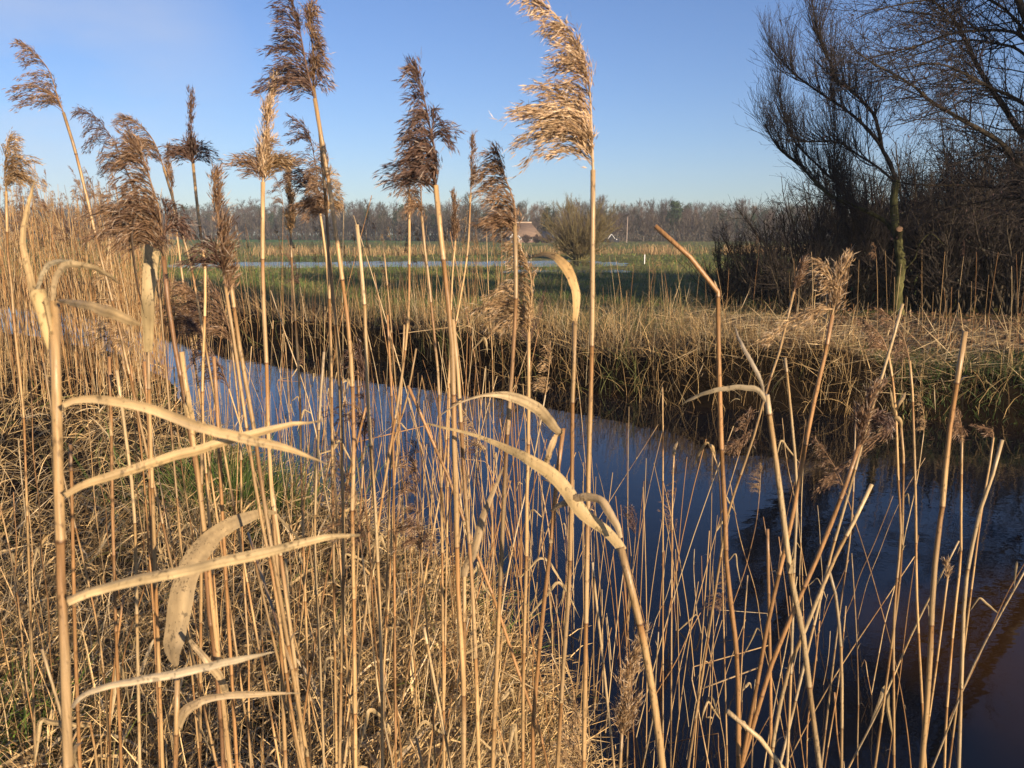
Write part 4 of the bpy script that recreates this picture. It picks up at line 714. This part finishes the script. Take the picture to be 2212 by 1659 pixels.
reed('reed with a tall dark plume and long drooping side tufts, centre', .82, 13, [(1001, 1659), (1001, 1473), (989, 1273), (986, 1106), (982, 986), (979, 820), (974, 703), (964, 620), (957, 553), (947, 467), (941, 400)], [dict(path=[(941, 400), (937, 317), (927, 267), (917, 217), (904, 165), (892, 138)], L=68, droop=(-.9, .7), tone='dark', dens=1.2, nodes=13), dict(path=[(943, 420), (941, 390), (939, 365)], L=128, droop=(-1, .30), tone='dark', dens=.8, nodes=5), dict(path=[(930, 300), (936, 265), (933, 250)], L=48, droop=(.6, 1), tone='dark', dens=.5, nodes=3)], nick='the tall dark centre plume')
reed('bare stem leaning close against the tall dark centre plume reed', .84, 10, [(1034, 1659), (1027, 1406), (1016, 1206), (1004, 1053), (994, 886), (984, 736), (978, 690)])
reed('reed with a ragged brown plume half behind the tall dark centre plume', 1.4, 7, [(956, 1300), (954, 1106), (951, 953), (947, 820), (937, 713), (924, 586), (919, 553), (911, 467)], [dict(path=[(911, 467), (909, 400), (907, 317)], L=48, droop=(-.4, .9), tone='brown', bias=.8, dens=1.0)])
reed('slanting slim reed with a small narrow upright plume right of the dark centre plume', 2.0, 5, [(930, 1180), (960, 1000), (971, 786), (987, 686), (1009, 553), (1017, 417)], [dict(path=[(1017, 417), (1018, 350), (1021, 293)], L=26, droop=(.3, .1), tone='brown', bias=.4, dens=.9, spread=(.15, .5))])
reed('slim reed with a spindle shaped brown plume against the wood', 2.0, 5, [(968, 1000), (972, 760), (977, 600), (984, 520)], [dict(path=[(984, 525), (982, 470), (979, 420)], L=24, droop=(.1, -.3), tone='brown', bias=.3, dens=1.3, spread=(.15, .45))])
reed('reed bearing the big brown plume below the tallest golden one, upper of two', .9, 11, [(1064, 1659), (1077, 1340), (1086, 1140), (1094, 970), (1107, 786), (1114, 653), (1114, 553), (1112, 483)], [dict(path=[(1113, 510), (1112, 450), (1104, 417), (1091, 383), (1077, 330)], L=92, droop=(-.9, .6), tone='brown', dens=1.05, nodes=14)], nick='the upper big brown plume')
reed('reed bearing the lower big brown plume with long drooping fluffy tails', 1.0, 9, [(1129, 1659), (1131, 1440), (1137, 1206), (1137, 1106), (1141, 986), (1142, 853), (1142, 720)], [dict(path=[(1142, 720), (1148, 653), (1147, 603), (1136, 563), (1118, 520)], L=130, droop=(-1, .6), tone='gold', dens=1.0, nodes=11, fluff=.6), dict(path=[(1142, 720), (1145, 695), (1147, 670)], L=98, droop=(-.75, 1), tone='gold', dens=.5, nodes=4)], nick='the lower big brown plume')
reed('reed with the tallest bright golden plume streaming left against the sky', .85, 12, [(1261, 1659), (1266, 1340), (1270, 1106), (1272, 986), (1277, 820), (1279, 686), (1280, 553), (1281, 367)], [dict(path=[(1281, 367), (1279, 300), (1274, 200), (1261, 133), (1245, 95)], L=180, droop=(-1, .30), tone='bright', dens=1.25, nodes=16, fluff=.6), dict(path=[(1245, 95), (1231, 73), (1204, 37), (1175, 12), (1144, -5)], L=52, droop=(-1, .5), tone='bright', dens=1.1, nodes=7, fluff=.8), dict(path=[(1281, 350), (1279, 320), (1278, 300)], L=185, droop=(-.95, .62), tone='gold', dens=.35, nodes=2)], nick='the tallest golden plume')
reed('plumeless reed ending in one long leaf that curls over to the left', .9, 11, [(1204, 1659), (1217, 1440), (1229, 1273), (1234, 1106), (1236, 1003), (1237, 853), (1242, 753), (1242, 693)], (), [([(1242, 693), (1246, 646), (1237, 603), (1221, 573), (1201, 555), (1175, 549), (1140, 556)], 27, dict(prof=((0, .4), (.2, .8), (.45, 1), (.7, .6), (1, .08)), fold=.1, col=(.66, .44, .19)), .9, .98)], nick='the curled over top leaf')
reed('reed snapped halfway with its broad top leaf running down left across the water', .72, 17, [(1431, 1659), (1417, 1540), (1391, 1390), (1364, 1273), (1341, 1183)], (), [([(1345, 1190), (1330, 1168), (1304, 1143), (1257, 1106), (1204, 1036), (1137, 990), (1104, 973), (1054, 950), (991, 930), (921, 913)], 36, dict(prof=((0, .7), (.2, 1), (.4, .95), (.55, .6), (.75, .3), (1, .12)), fold=.25, col=(.64, .47, .23)), .72, .80), ([(1341, 1162), (1333, 1135), (1317, 1112), (1300, 1085), (1277, 1076), (1237, 1080), (1205, 1093), (1180, 1108)], 22, dict(col=(.56, .41, .23)), .71, .76)], nick='the broad leafed snapped reed', taper=1.0)
reed('reed whose top leaf folds up and away left like a raised arm', .9, 11, [(1151, 1659), (1151, 1573), (1171, 1340), (1194, 1140), (1194, 1086), (1207, 1003), (1217, 925)], (), [([(1214, 936), (1204, 930), (1185, 908), (1161, 883), (1121, 863), (1077, 853), (1037, 855), (990, 870), (951, 896)], 25, dict(prof=((0, .5), (.2, .95), (.4, 1), (.6, .8), (.75, .3), (1, .1)), col=(.46, .35, .20)), .9, .8), ([(1212, 935), (1201, 943), (1190, 970), (1184, 993), (1183, 1015)], 16, dict(col=(.50, .35, .18)), .9, .9)], tone='brown', nick='the raised arm leaf')
reed('brown leaf bearing reed with a folded blade hanging at mid height', .9, 10, [(1000, 1659), (1003, 1450), (1003, 1245)], (), [([(1003, 1245), (1006, 1225), (1024, 1190), (1040, 1130), (1054, 1093), (1075, 1045), (1090, 1010)], 23, dict(prof=((0, .7), (.15, 1), (.4, .8), (.7, .5), (1, .2)), col=(.42, .30, .16)), .9, .97)])
reed('dark slanting reed crossing behind the centre stems from upper left', 1.25, 8, [(1166, 1580), (1121, 1456), (1074, 1313), (1031, 1200), (994, 1103), (971, 1036), (937, 960), (917, 913), (881, 833)], tone='brown')
reed('thin pale reed with a broken point left of the dark slanting one', 1.7, 5, [(840, 1120), (847, 970), (877, 870), (899, 753)])
reed('thin straight brown reed with a broken tip before the water', 1.5, 6, [(852, 1250), (850, 1000), (848, 900), (843, 800), (837, 680)], tone='brown')
reed('thin pale leaning reed between the snapped reed and the water', 1.3, 7, [(1327, 1659), (1304, 1440), (1287, 1290), (1280, 1215)], tone='pale')
reed('short reed with a fluffy blurred brown plume at the bottom edge', .9, 9, [(1338, 1720), (1340, 1640), (1344, 1573)], [dict(path=[(1342, 1600), (1348, 1540), (1358, 1460), (1384, 1373)], L=70, droop=(.1, -.3), tone='gold', bias=.3, dens=1.0, spread=(.2, .55), nodes=12, fluff=.9)], nick='the bottom fluffy plume')
reed('reed with its upper stem snapped over sideways into a straight diagonal', .9, 12, [(1595, 1659), (1595, 1506), (1588, 1373), (1571, 1240), (1566, 1106), (1558, 953), (1553, 786), (1551, 640), (1551, 616), (1547, 606), (1525, 586), (1488, 553), (1450, 519), (1415, 488)], nick='the sideways snapped reed', tone='brown')
reed('stout pale reed split at its top with a long thin leaf reaching left', .8, 14, [(1771, 1659), (1751, 1506), (1735, 1373), (1708, 1240), (1691, 1106), (1675, 986), (1656, 853)], (), [([(1660, 880), (1651, 860), (1640, 846), (1625, 840), (1591, 838), (1541, 846), (1505, 858), (1475, 876)], 14, dict(col=(.50, .40, .25)), .8, .84), ([(1651, 853), (1640, 815), (1618, 770), (1600, 735), (1585, 700)], 9, dict(col=(.46, .38, .27)), .8, .84)], tone='pale', nick='the stout pale split reed')
reed('leaning reed with a torn feathery plume, one strand hanging left', 1.0, 10, [(1600, 1659), (1635, 1480), (1660, 1340), (1690, 1210), (1715, 1100), (1751, 903), (1781, 770), (1798, 680)], [dict(path=[(1798, 680), (1806, 640), (1812, 600), (1824, 566)], L=42, droop=(.2, -.8), tone='gold', bias=.3, dens=.8, spread=(.15, .5), fluff=.8, nodes=10), dict(path=[(1800, 640), (1796, 605), (1785, 580), (1771, 567)], L=22, droop=(-.4, .2), tone='gold', dens=.7, nodes=6, fluff=.8), dict(path=[(1798, 668), (1775, 668), (1741, 678), (1700, 700), (1658, 735)], L=32, droop=(-1, .6), tone='gold', dens=.6, nodes=8, fluff=.9)], tone='brown', nick='the torn feathery plume')
reed('slender pale bare reed with a pointed tip beside the stout split one', 1.2, 7, [(1700, 1659), (1708, 1473), (1715, 1240), (1721, 1053), (1708, 886), (1696, 773)], tone='pale')
reed('thin reed leaning right with a small narrow rusty plume', 1.4, 6, [(1560, 1180), (1575, 1100), (1625, 953), (1658, 836), (1681, 770), (1705, 670), (1715, 630)], [dict(path=[(1715, 632), (1723, 600), (1735, 566)], L=14, droop=(.4, .1), tone='brown', bias=.4, dens=.8, spread=(.1, .4))])
reed('strongly leaning reed with a dense brown plume over the dark water', 1.0, 11, [(1600, 1659), (1635, 1540), (1671, 1423), (1725, 1296), (1765, 1206), (1805, 1106), (1851, 980), (1856, 960)], [dict(path=[(1853, 970), (1868, 903), (1880, 860), (1901, 835)], L=40, droop=(.1, -.6), tone='brown', bias=.3, dens=1.3, spread=(.15, .5), fluff=.7, nodes=12), dict(path=[(1885, 900), (1893, 895), (1899, 900)], L=40, droop=(.3, 1), tone='dark', dens=.6, nodes=3)], tone='brown', nick='the dense leaning plume')
reed('bare pale reed slanting up right behind the dense brown plume', 1.25, 7, [(1780, 1260), (1800, 1180), (1840, 1040), (1870, 930), (1895, 846), (1921, 760), (1950, 656)], tone='pale')
reed('reed with a drooping sparse side panicle reaching down left over the water', 1.3, 6, [(1931, 1560), (1931, 1340), (1945, 1173), (1945, 1106), (1941, 1053), (1935, 886), (1928, 820), (1918, 760)], [dict(path=[(1918, 760), (1905, 730), (1885, 708), (1862, 695)], L=38, droop=(-.8, .5), tone='brown', dens=.5, fluff=.1), dict(path=[(1940, 915), (1900, 945), (1860, 980), (1820, 1010), (1768, 1055)], L=34, droop=(-.8, .6), tone='brown', dens=.5, fluff=.1)], [([(1935, 900), (1929, 870), (1924, 835)], 9), ([(1936, 888), (1944, 870), (1958, 848)], 10)])
reed('slender reed with a thin feathered plume bowing left, by the willow trunk', 1.5, 6, [(1988, 1440), (1980, 1273), (1978, 1086), (1971, 853), (1965, 780)], [dict(path=[(1965, 780), (1955, 740), (1941, 710), (1920, 685), (1898, 670)], L=46, droop=(-.4, .9), tone='brown', dens=.5, fluff=.1, nodes=10)], nick='the thin bowing plume')
reed('reed tipped by a leaf arched over like a hook above the dark water', 1.3, 6, [(1925, 1400), (1945, 1240), (1951, 1060), (1951, 953), (1946, 918)], (), [([(1947, 925), (1945, 910), (1938, 902), (1928, 904), (1915, 913), (1905, 924), (1896, 938)], 11)])
reed('whitish straight reed leaning right with a short stick leaf at its top', 1.0, 10, [(1665, 1659), (1675, 1573), (1705, 1440), (1741, 1356), (1795, 1223), (1855, 1106), (1883, 1046)], tone='pale')
reed('stout bare reed broken off square at the top near the right edge', .85, 13, [(1991, 1659), (2008, 1440), (2015, 1273), (2028, 1140), (2035, 1100), (2048, 953), (2068, 820), (2078, 755), (2085, 716)], nick='the square broken reed')
reed('pale bare reed nearest the right edge, broken at an angle', 1.1, 9, [(2071, 1659), (2078, 1440), (2085, 1273), (2108, 1140), (2118, 1100), (2141, 1036), (2165, 950)], tone='pale', nick='the rightmost pale reed')
reed('thin reed with a limp hooked tip beside the pale reed at the right edge', 1.5, 5, [(2100, 1260), (2118, 1120), (2138, 1003), (2146, 945)], [dict(path=[(2146, 945), (2144, 932), (2134, 926), (2112, 920)], L=10, droop=(-1, .3), tone='brown', dens=.4, nodes=5, fluff=.1)])
reed('thin reed with a small limp plume right of the stout broken reed', 1.4, 6, [(2040, 1659), (2045, 1540), (2061, 1340), (2075, 1206), (2076, 1106), (2078, 940)], [dict(path=[(2078, 950), (2076, 915), (2068, 885)], L=22, droop=(-.2, .5), tone='brown', dens=.6, fluff=.2)])
reed('thin reed with a frayed brush tip low at the right', 1.5, 5, [(2000, 1600), (2025, 1423), (2048, 1240)], [dict(path=[(2046, 1252), (2047, 1235), (2044, 1215)], L=14, droop=(-.1, -1), tone='gold', bias=.1, dens=.5, spread=(.05, .3), nodes=4)])
reed('pale bowed reed standing low at the right, tip bent left', 1.25, 8, [(1818, 1659), (1818, 1440), (1808, 1306), (1795, 1240), (1788, 1222)], tone='pale')
reed('dark stubby reed with a blunt tip low right of the sideways snapped reed', 1.2, 8, [(1665, 1659), (1665, 1506), (1661, 1306), (1658, 1143)], tone='brown')
reed('very thin reed with a bare forked tip alone before the open water', 2.0, 4, [(1432, 1500), (1432, 1106), (1432, 953), (1431, 836)], nick='the very thin forked reed')
reed('very thin reed with a frayed leaf knot at its tip before the open water', 2.0, 4, [(1450, 1500), (1452, 1106), (1456, 980)], (), [([(1456, 985), (1457, 970), (1463, 953)], 8)])
reed('thin reed with a small leaf folded down like a tent above the water', 1.9, 4, [(1562, 1300), (1555, 1053), (1545, 990), (1532, 960)], (), [([(1532, 962), (1528, 956), (1520, 966), (1508, 985), (1498, 1010)], 8), ([(1532, 960), (1538, 966), (1544, 990)], 9)])
reed('stubby reed at bottom left carrying two twisted leaves, one long to the right', .72, 14, [(377, 1700), (379, 1659), (383, 1469)], (), [([(381, 1579), (400, 1539), (425, 1522), (450, 1512), (500, 1505), (567, 1503), (647, 1500)], 27, dict(prof=((0, .6), (.2, 1), (.45, .6), (.6, .7), (1, .05)), col=(.50, .37, .21)), .72, .76), ([(490, 1502), (482, 1475), (470, 1455), (445, 1425), (425, 1400), (410, 1380)], 24, dict(prof=((0, .6), (.3, .9), (.6, 1), (1, .4)), col=(.46, .34, .19)), .80, .78)], nick='the twisted leaf stub')
reed('fallen violet grey reed lying diagonally at the bottom right of centre', .85, 13, [(1700, 1675), (1688, 1653), (1655, 1610), (1610, 1565), (1571, 1536)], tone='pale')
reed('thick pale reed with a ragged torn sheath left of the water gap', .9, 12, [(480, 1500), (437, 1106), (420, 970), (408, 880), (397, 803), (392, 760)], (), [([(410, 905), (403, 870), (399, 840)], 22, dict(prof=((0, .9), (.7, 1), (1, .8)), fold=.4)), ([(418, 910), (410, 860), (403, 810)], 12, dict(prof=((0, .8), (.7, .8), (1, .2))))], tone='mid')
for nm, d, w_, pts in (('dark shaded reed left of the stubby twisted one, second stem from the left hero reed', 1.0, 9, [(173, 1659), (163, 1406), (158, 1206), (155, 1060), (152, 960)]),
                      ('straight tan reed passing behind the middle of the crossing leaves', 1.15, 8, [(262, 1659), (252, 1400), (243, 1106), (240, 900), (236, 770)]),
                      ('tan reed leaning left, crossing behind the second long leaf', 1.1, 8, [(302, 1659), (296, 1350), (290, 1106), (270, 930), (252, 800)]),
                      ('bent tan reed just left of the hanging broad curved leaf', 1.2, 8, [(352, 1659), (340, 1400), (325, 1106), (322, 930), (312, 780)]),
                      ('dark straight reed just right of the hanging broad curved leaf', 1.1, 9, [(512, 1659), (498, 1420), (480, 1106), (470, 900), (462, 770)]),
                      ('tan reed with a blunt tip behind the end of the lowest long leaf', 1.0, 10, [(655, 1659), (640, 1460), (607, 1206), (585, 1040)]),
                      ('pale reed standing where the two longest leaves end', 1.2, 7, [(700, 1659), (690, 1400), (680, 1160), (690, 900), (700, 760)]),
                      ('pale thin reed leaning right of the long leaf tips', 1.5, 6, [(640, 1659), (690, 1330), (742, 1080), (790, 880)])):
    reed(nm, d, w_, pts, tone=('mid', 'brown', 'pale')[rng.integers(3)])

# -- the other single reeds: numbered off from the reeds above
def loose(n, region, dr, hr, wr, name_kind, plume_p, zpx, ref, group, lean=.10, small=False):
    out = []; tries = 0
    while len(out) < n and tries < n*60:
        tries += 1; px = rng.uniform(*region); d = rng.uniform(*dr)**1.0; x = (px-1106)*d/FPX; 
        nd, fd = float(near_d(A(x), A(d))[0]), float(far_d(A(x), A(d))[0])
        if not zpx(nd, fd): continue
        z0 = H1(x, d); h = rng.uniform(*hr); ax, ay = rng.normal(0, lean), rng.normal(0, lean*.6); bx = rng.normal(0, .08)*h
        u = np.linspace(0, 1, 9)[:, None]; P = A(x, d, z0-.03)+u*A(ax*h, ay*h, h)+(u*u)*A(bx, 0, 0)+np.cumsum(rng.normal(0, .0065, (9, 3))*A(1, 1, .2), 0)
        if P[:, 1].min() < .62: continue
        P = catmull(P, 30); r = rng.uniform(*wr); t = empty('reed', P[0]); o = P[0].copy(); tn = ('mid', 'pale', 'brown', 'mid')[rng.integers(4)]
        kind = 'bare'
        if rng.random() < .18 and not small:                       # snapped over
            i = rng.integers(20, 27); q = nrm(rng.normal(size=3)*A(1, .5, .25)+A(0, 0, -.3)); P = np.vstack([P[:i], P[i-1]+q*np.linspace(.03, rng.uniform(.12, .35), 6)[:, None]]); kind = 'snapped'
        stem_mesh(P, r, tn, 5 if small else 6, .75).build('stem', M['stem'], t, o, True)
        if rng.random() < plume_p and kind == 'bare':
            kind = 'plumed'; T = nrm(P[-1]-P[-4]); pl = rng.uniform(.13, .22); q = P[-1]+T*np.linspace(0, pl, 8)[:, None]+A(-1, 0, -.2)*(np.linspace(0, 1, 8)[:, None]**2)*rng.uniform(-.01, .05)
            plume_mesh(q, rng.uniform(.05, .11), nrm(A(-1, rng.normal(0, .4), -rng.uniform(.2, .9))), ('brown', 'brown', 'dark', 'gold')[rng.integers(4)], rng.uniform(.5, .8), rng.uniform(.4, 1), fluff=.3, size=1.15, nodes=9).build('plume', M['plume'], t, o)
        nl = rng.integers(0, 3) if rng.random() < .6 and not small else 0
        for _ in range(nl):
            i = rng.integers(12, 27); az = rng.uniform(0, 6.28); L = rng.uniform(.08, .28); s = np.linspace(0, 1, 7)[:, None]; hd = A(math.cos(az), math.sin(az)*.6, 0); i = min(i, len(P)-1)
            kn = rng.uniform(.15, .7); q = P[i]+hd*L*np.where(s < kn, s*.75, kn*.75+(s-kn)*rng.uniform(.1, .5))+A(0, 0, 1)*L*np.where(s < kn, s*rng.uniform(.2, .9), kn*.5-(s-kn)*rng.uniform(.5, 1)); leaf_mesh(q, rng.uniform(.005, .012), col=(.52, .385, .2)).build('leaf', M['leaf'], t, o, True); kind = 'leafy' if kind == 'bare' else kind
        out.append((t, kind, tn, P, ax)); tag(t, None, 'reed', group)
    # say which one: its look and its place in the row counted from a traced reed
    marks = sorted([(float(np.interp(-ref, -proj(Pm)[:, 1], proj(Pm)[:, 0])), nk) for _, nk, Pm, _ in REEDS if nk])
    row = sorted([(float(np.interp(-ref, -proj(P)[::1, 1][np.argsort(-proj(P)[:, 1])] if False else np.sort(-proj(P)[:, 1]), proj(P)[np.argsort(-proj(P)[:, 1]), 0])), i) for i, (_, _, _, P, _) in enumerate(out)])
    cnt = {}
    ordn = lambda k: f'{k}{"th" if 10 <= k % 100 <= 20 else {1: "st", 2: "nd", 3: "rd"}.get(k % 10, "th")}'
    for xx, i in row:
        t, kind, tn, P, ax = out[i]; left = [m for m in marks if m[0] <= xx]; nk = left[-1][1] if left else 'the left edge'; cnt[nk] = cnt.get(nk, 0)+1
        w0 = {'mid': 'tan', 'pale': 'pale', 'brown': 'brown'}[tn]; ln = 'left leaning ' if ax < -.09 else 'right leaning ' if ax > .09 else ''
        t['label'] = f'{ln}{kind} {w0} {name_kind}, {ordn(cnt[nk])} right of {nk}'
loose(78, (-60, 1400), (.95, 3.2), (.7, 1.55), (.0016, .0029), 'reed', .10, lambda a, b: a > .05, 1500, 'single dry reeds on the near bank')
loose(62, (1120, 2150), (1.25, 4.2), (.6, 1.75), (.0014, .0027), 'water reed', .12, lambda a, b: -1.7 < a < .05 and b < -2.0, 1400, 'single dry reeds standing in the water', .15)
loose(40, (330, 1150), (2.2, 6.5), (1.0, 2.1), (.0018, .0030), 'shore reed', .22, lambda a, b: -.7 < a < .8, 900, 'single dry reeds along the near shore', .08)
loose(72, (-40, 345), (7.2, 11.0), (1.6, 2.1), (.0026, .0040), 'bed reed', .92, lambda a, b: a > -1.2, 480, 'front plumed reeds of the left bed', .06, True)

def reed_stand(name, label, n, px, dr, hr, pl_p, cond, rad=.0026, plsize=1.25, dens=.5):
    st, pm = MB(), MB(); m = n*6; d = rng.uniform(*dr, m); x = (rng.uniform(*px, m)-1106)*d/FPX; ok = np.array([cond(a, b) for a, b in zip(near_d(x, d), far_d(x, d))]); x, d = x[ok][:n], d[ok][:n]; k = len(x); z = height(x, d)-.03
    h = rng.uniform(*hr, k); u = np.linspace(0, 1, 8)[None, :, None]; P = np.stack([x, d, z], -1)[:, None]+u*np.stack([rng.normal(-.02, .07, k)*h, rng.normal(0, .05, k)*h, h], -1)[:, None]+u*u*np.stack([rng.normal(-.02, .06, k)*h, 0*h, 0*h], -1)[:, None]
    st.tubes(P, np.linspace(1.05, .7, 8)[None]*rng.uniform(.75, 1.2, (k, 1))*rad, pick([SHEATH, BARE, PALE, BARE*.6], (4, 3, 2, 1), k), 4)
    for i in range(k):
        if rng.random() < pl_p:
            T = nrm(P[i, -1]-P[i, -2]); L = rng.uniform(.14, .26); q = P[i, -1]+T*np.linspace(0, L, 6)[:, None]+A(-1, 0, -.15)*(np.linspace(0, 1, 6)[:, None]**2)*rng.uniform(0, .06)
            b = plume_mesh(q, rng.uniform(.05, .12), nrm(A(-1, rng.normal(0, .5), -rng.uniform(.2, 1))), ('brown', 'brown', 'dark', 'gold')[rng.integers(4)], dens, rng.uniform(.4, 1), fluff=.2, size=plsize, nodes=8); st.add(np.concatenate(b.v), np.concatenate(b.q), None, np.concatenate(b.c))
    tag(st.build(name, M['straw']), label, 'reed bed', kind='stuff')
reed_stand('reed_bed', 'dense pale reed bed with brown plumes filling the left side', 1150, (-120, 350), (8.2, 17.0), (1.55, 2.35), .30, lambda a, b: a > -1.8 and b < -.5, .0030, 1.6, .4)
reed_stand('shore_reeds', 'thin bare reeds standing in the shallow water along the near shore', 270, (250, 1600), (2.6, 10), (.5, 1.5), .05, lambda a, b: -1.1 < a < .7, .0022, 1.4, .4)
reed_stand('far_reeds', 'sparse thin reeds with small dark plumes along the far bank', 190, (330, 1130), (10.5, 18), (1.0, 1.85), .35, lambda a, b: -.2 < b < 3.2, .0036, 2.0, .35)
reed_stand('bank_stems', 'scattered bare stems standing on the right part of the far bank', 60, (1080, 2230), (7.5, 15), (.6, 1.4), .10, lambda a, b: .1 < b < 4.5, .0036, 1.8, .35)

# ------------------------------------------------------------------ pines behind the viewer, whose shade falls across the far bank and meadow
def shade_pines():
    proto = None
    for i, (x, y, sc, lab) in enumerate(((10.5, -5.5, 1.0, 'leftmost of the tall pines behind the viewer'), (15.5, -4.0, 1.06, 'second tall pine from the left behind the viewer'), (20.0, -5.0, .98, 'middle pine of the row behind the viewer'), (24.0, -3.5, 1.08, 'fourth tall pine of the row behind the viewer'), (28.5, -4.5, 1.12, 'rightmost of the tall pines behind the viewer'))):
        if proto is None:
            t = empty('pine_tree', (0, 0, 0)); P = np.stack([np.linspace(0, .3, 9), np.zeros(9), np.linspace(0, 10.4, 9)], -1)[None]; R = np.linspace(.22, .05, 9)[None]
            b = MB(); b.tubes(P, R, (.16, .09, .06), 8); tr = b.build('trunk', M['bark'], t); c = MB(); Q, r = spawn(P, R, 42, (.70, .99), (1.2, 2.6), (1.0, 1.5), .12, .04, .1, 7, .4, .2); c.tubes(Q, r, (.13, .08, .055), 5)
            m = 9000; i1 = rng.integers(0, 42, m); j = rng.integers(2, 7, m); c.flakes(Q[i1, j]+rng.normal(size=(m, 3))*A(.32, .32, .16), nrm(rng.normal(size=(m, 3))+A(0, 0, .6)), rng.uniform(.18, .32, m), .02, cvar(A(.035, .06, .025), m, .4)); cr = c.build('crown', M['twig'], t); proto = (t, tr, cr)
        else:
            t = proto[0].copy(); COL.objects.link(t)
            for ch in proto[1:]: q = ch.copy(); COL.objects.link(q); q.parent = t
        t.location = (x, y, H1(x, y)-.05); t.rotation_euler = (0, 0, i*1.7); t.scale = (sc,)*3; tag(t, lab, 'tree', 'pines behind the viewer')
shade_pines()
# ------------------------------------------------------------------ haze over the flat land
hz = MB(); x0, x1, y0, y1, z0, z1 = -420, 420, -45, 330, -2.0, 26.0
hz.add([(x0, y0, z0), (x1, y0, z0), (x1, y1, z0), (x0, y1, z0), (x0, y0, z1), (x1, y0, z1), (x1, y1, z1), (x0, y1, z1)], [(3, 2, 1, 0), (4, 5, 6, 7), (0, 1, 5, 4), (1, 2, 6, 5), (2, 3, 7, 6), (3, 0, 4, 7)], None, (.8, .8, .8))
hm = bpy.data.materials.new('haze_air'); hm.use_nodes = True; n = hm.node_tree; n.nodes.remove(n.nodes['Principled BSDF']); pv = n.nodes.new('ShaderNodeVolumePrincipled')
pv.inputs['Color'].default_value = (.80, .88, 1, 1); pv.inputs['Density'].default_value = 0.0006; pv.inputs['Anisotropy'].default_value = 0.0; n.links.new(pv.outputs[0], n.nodes['Material Output'].inputs['Volume'])
tag(hz.build('haze', hm), kind='stuff')
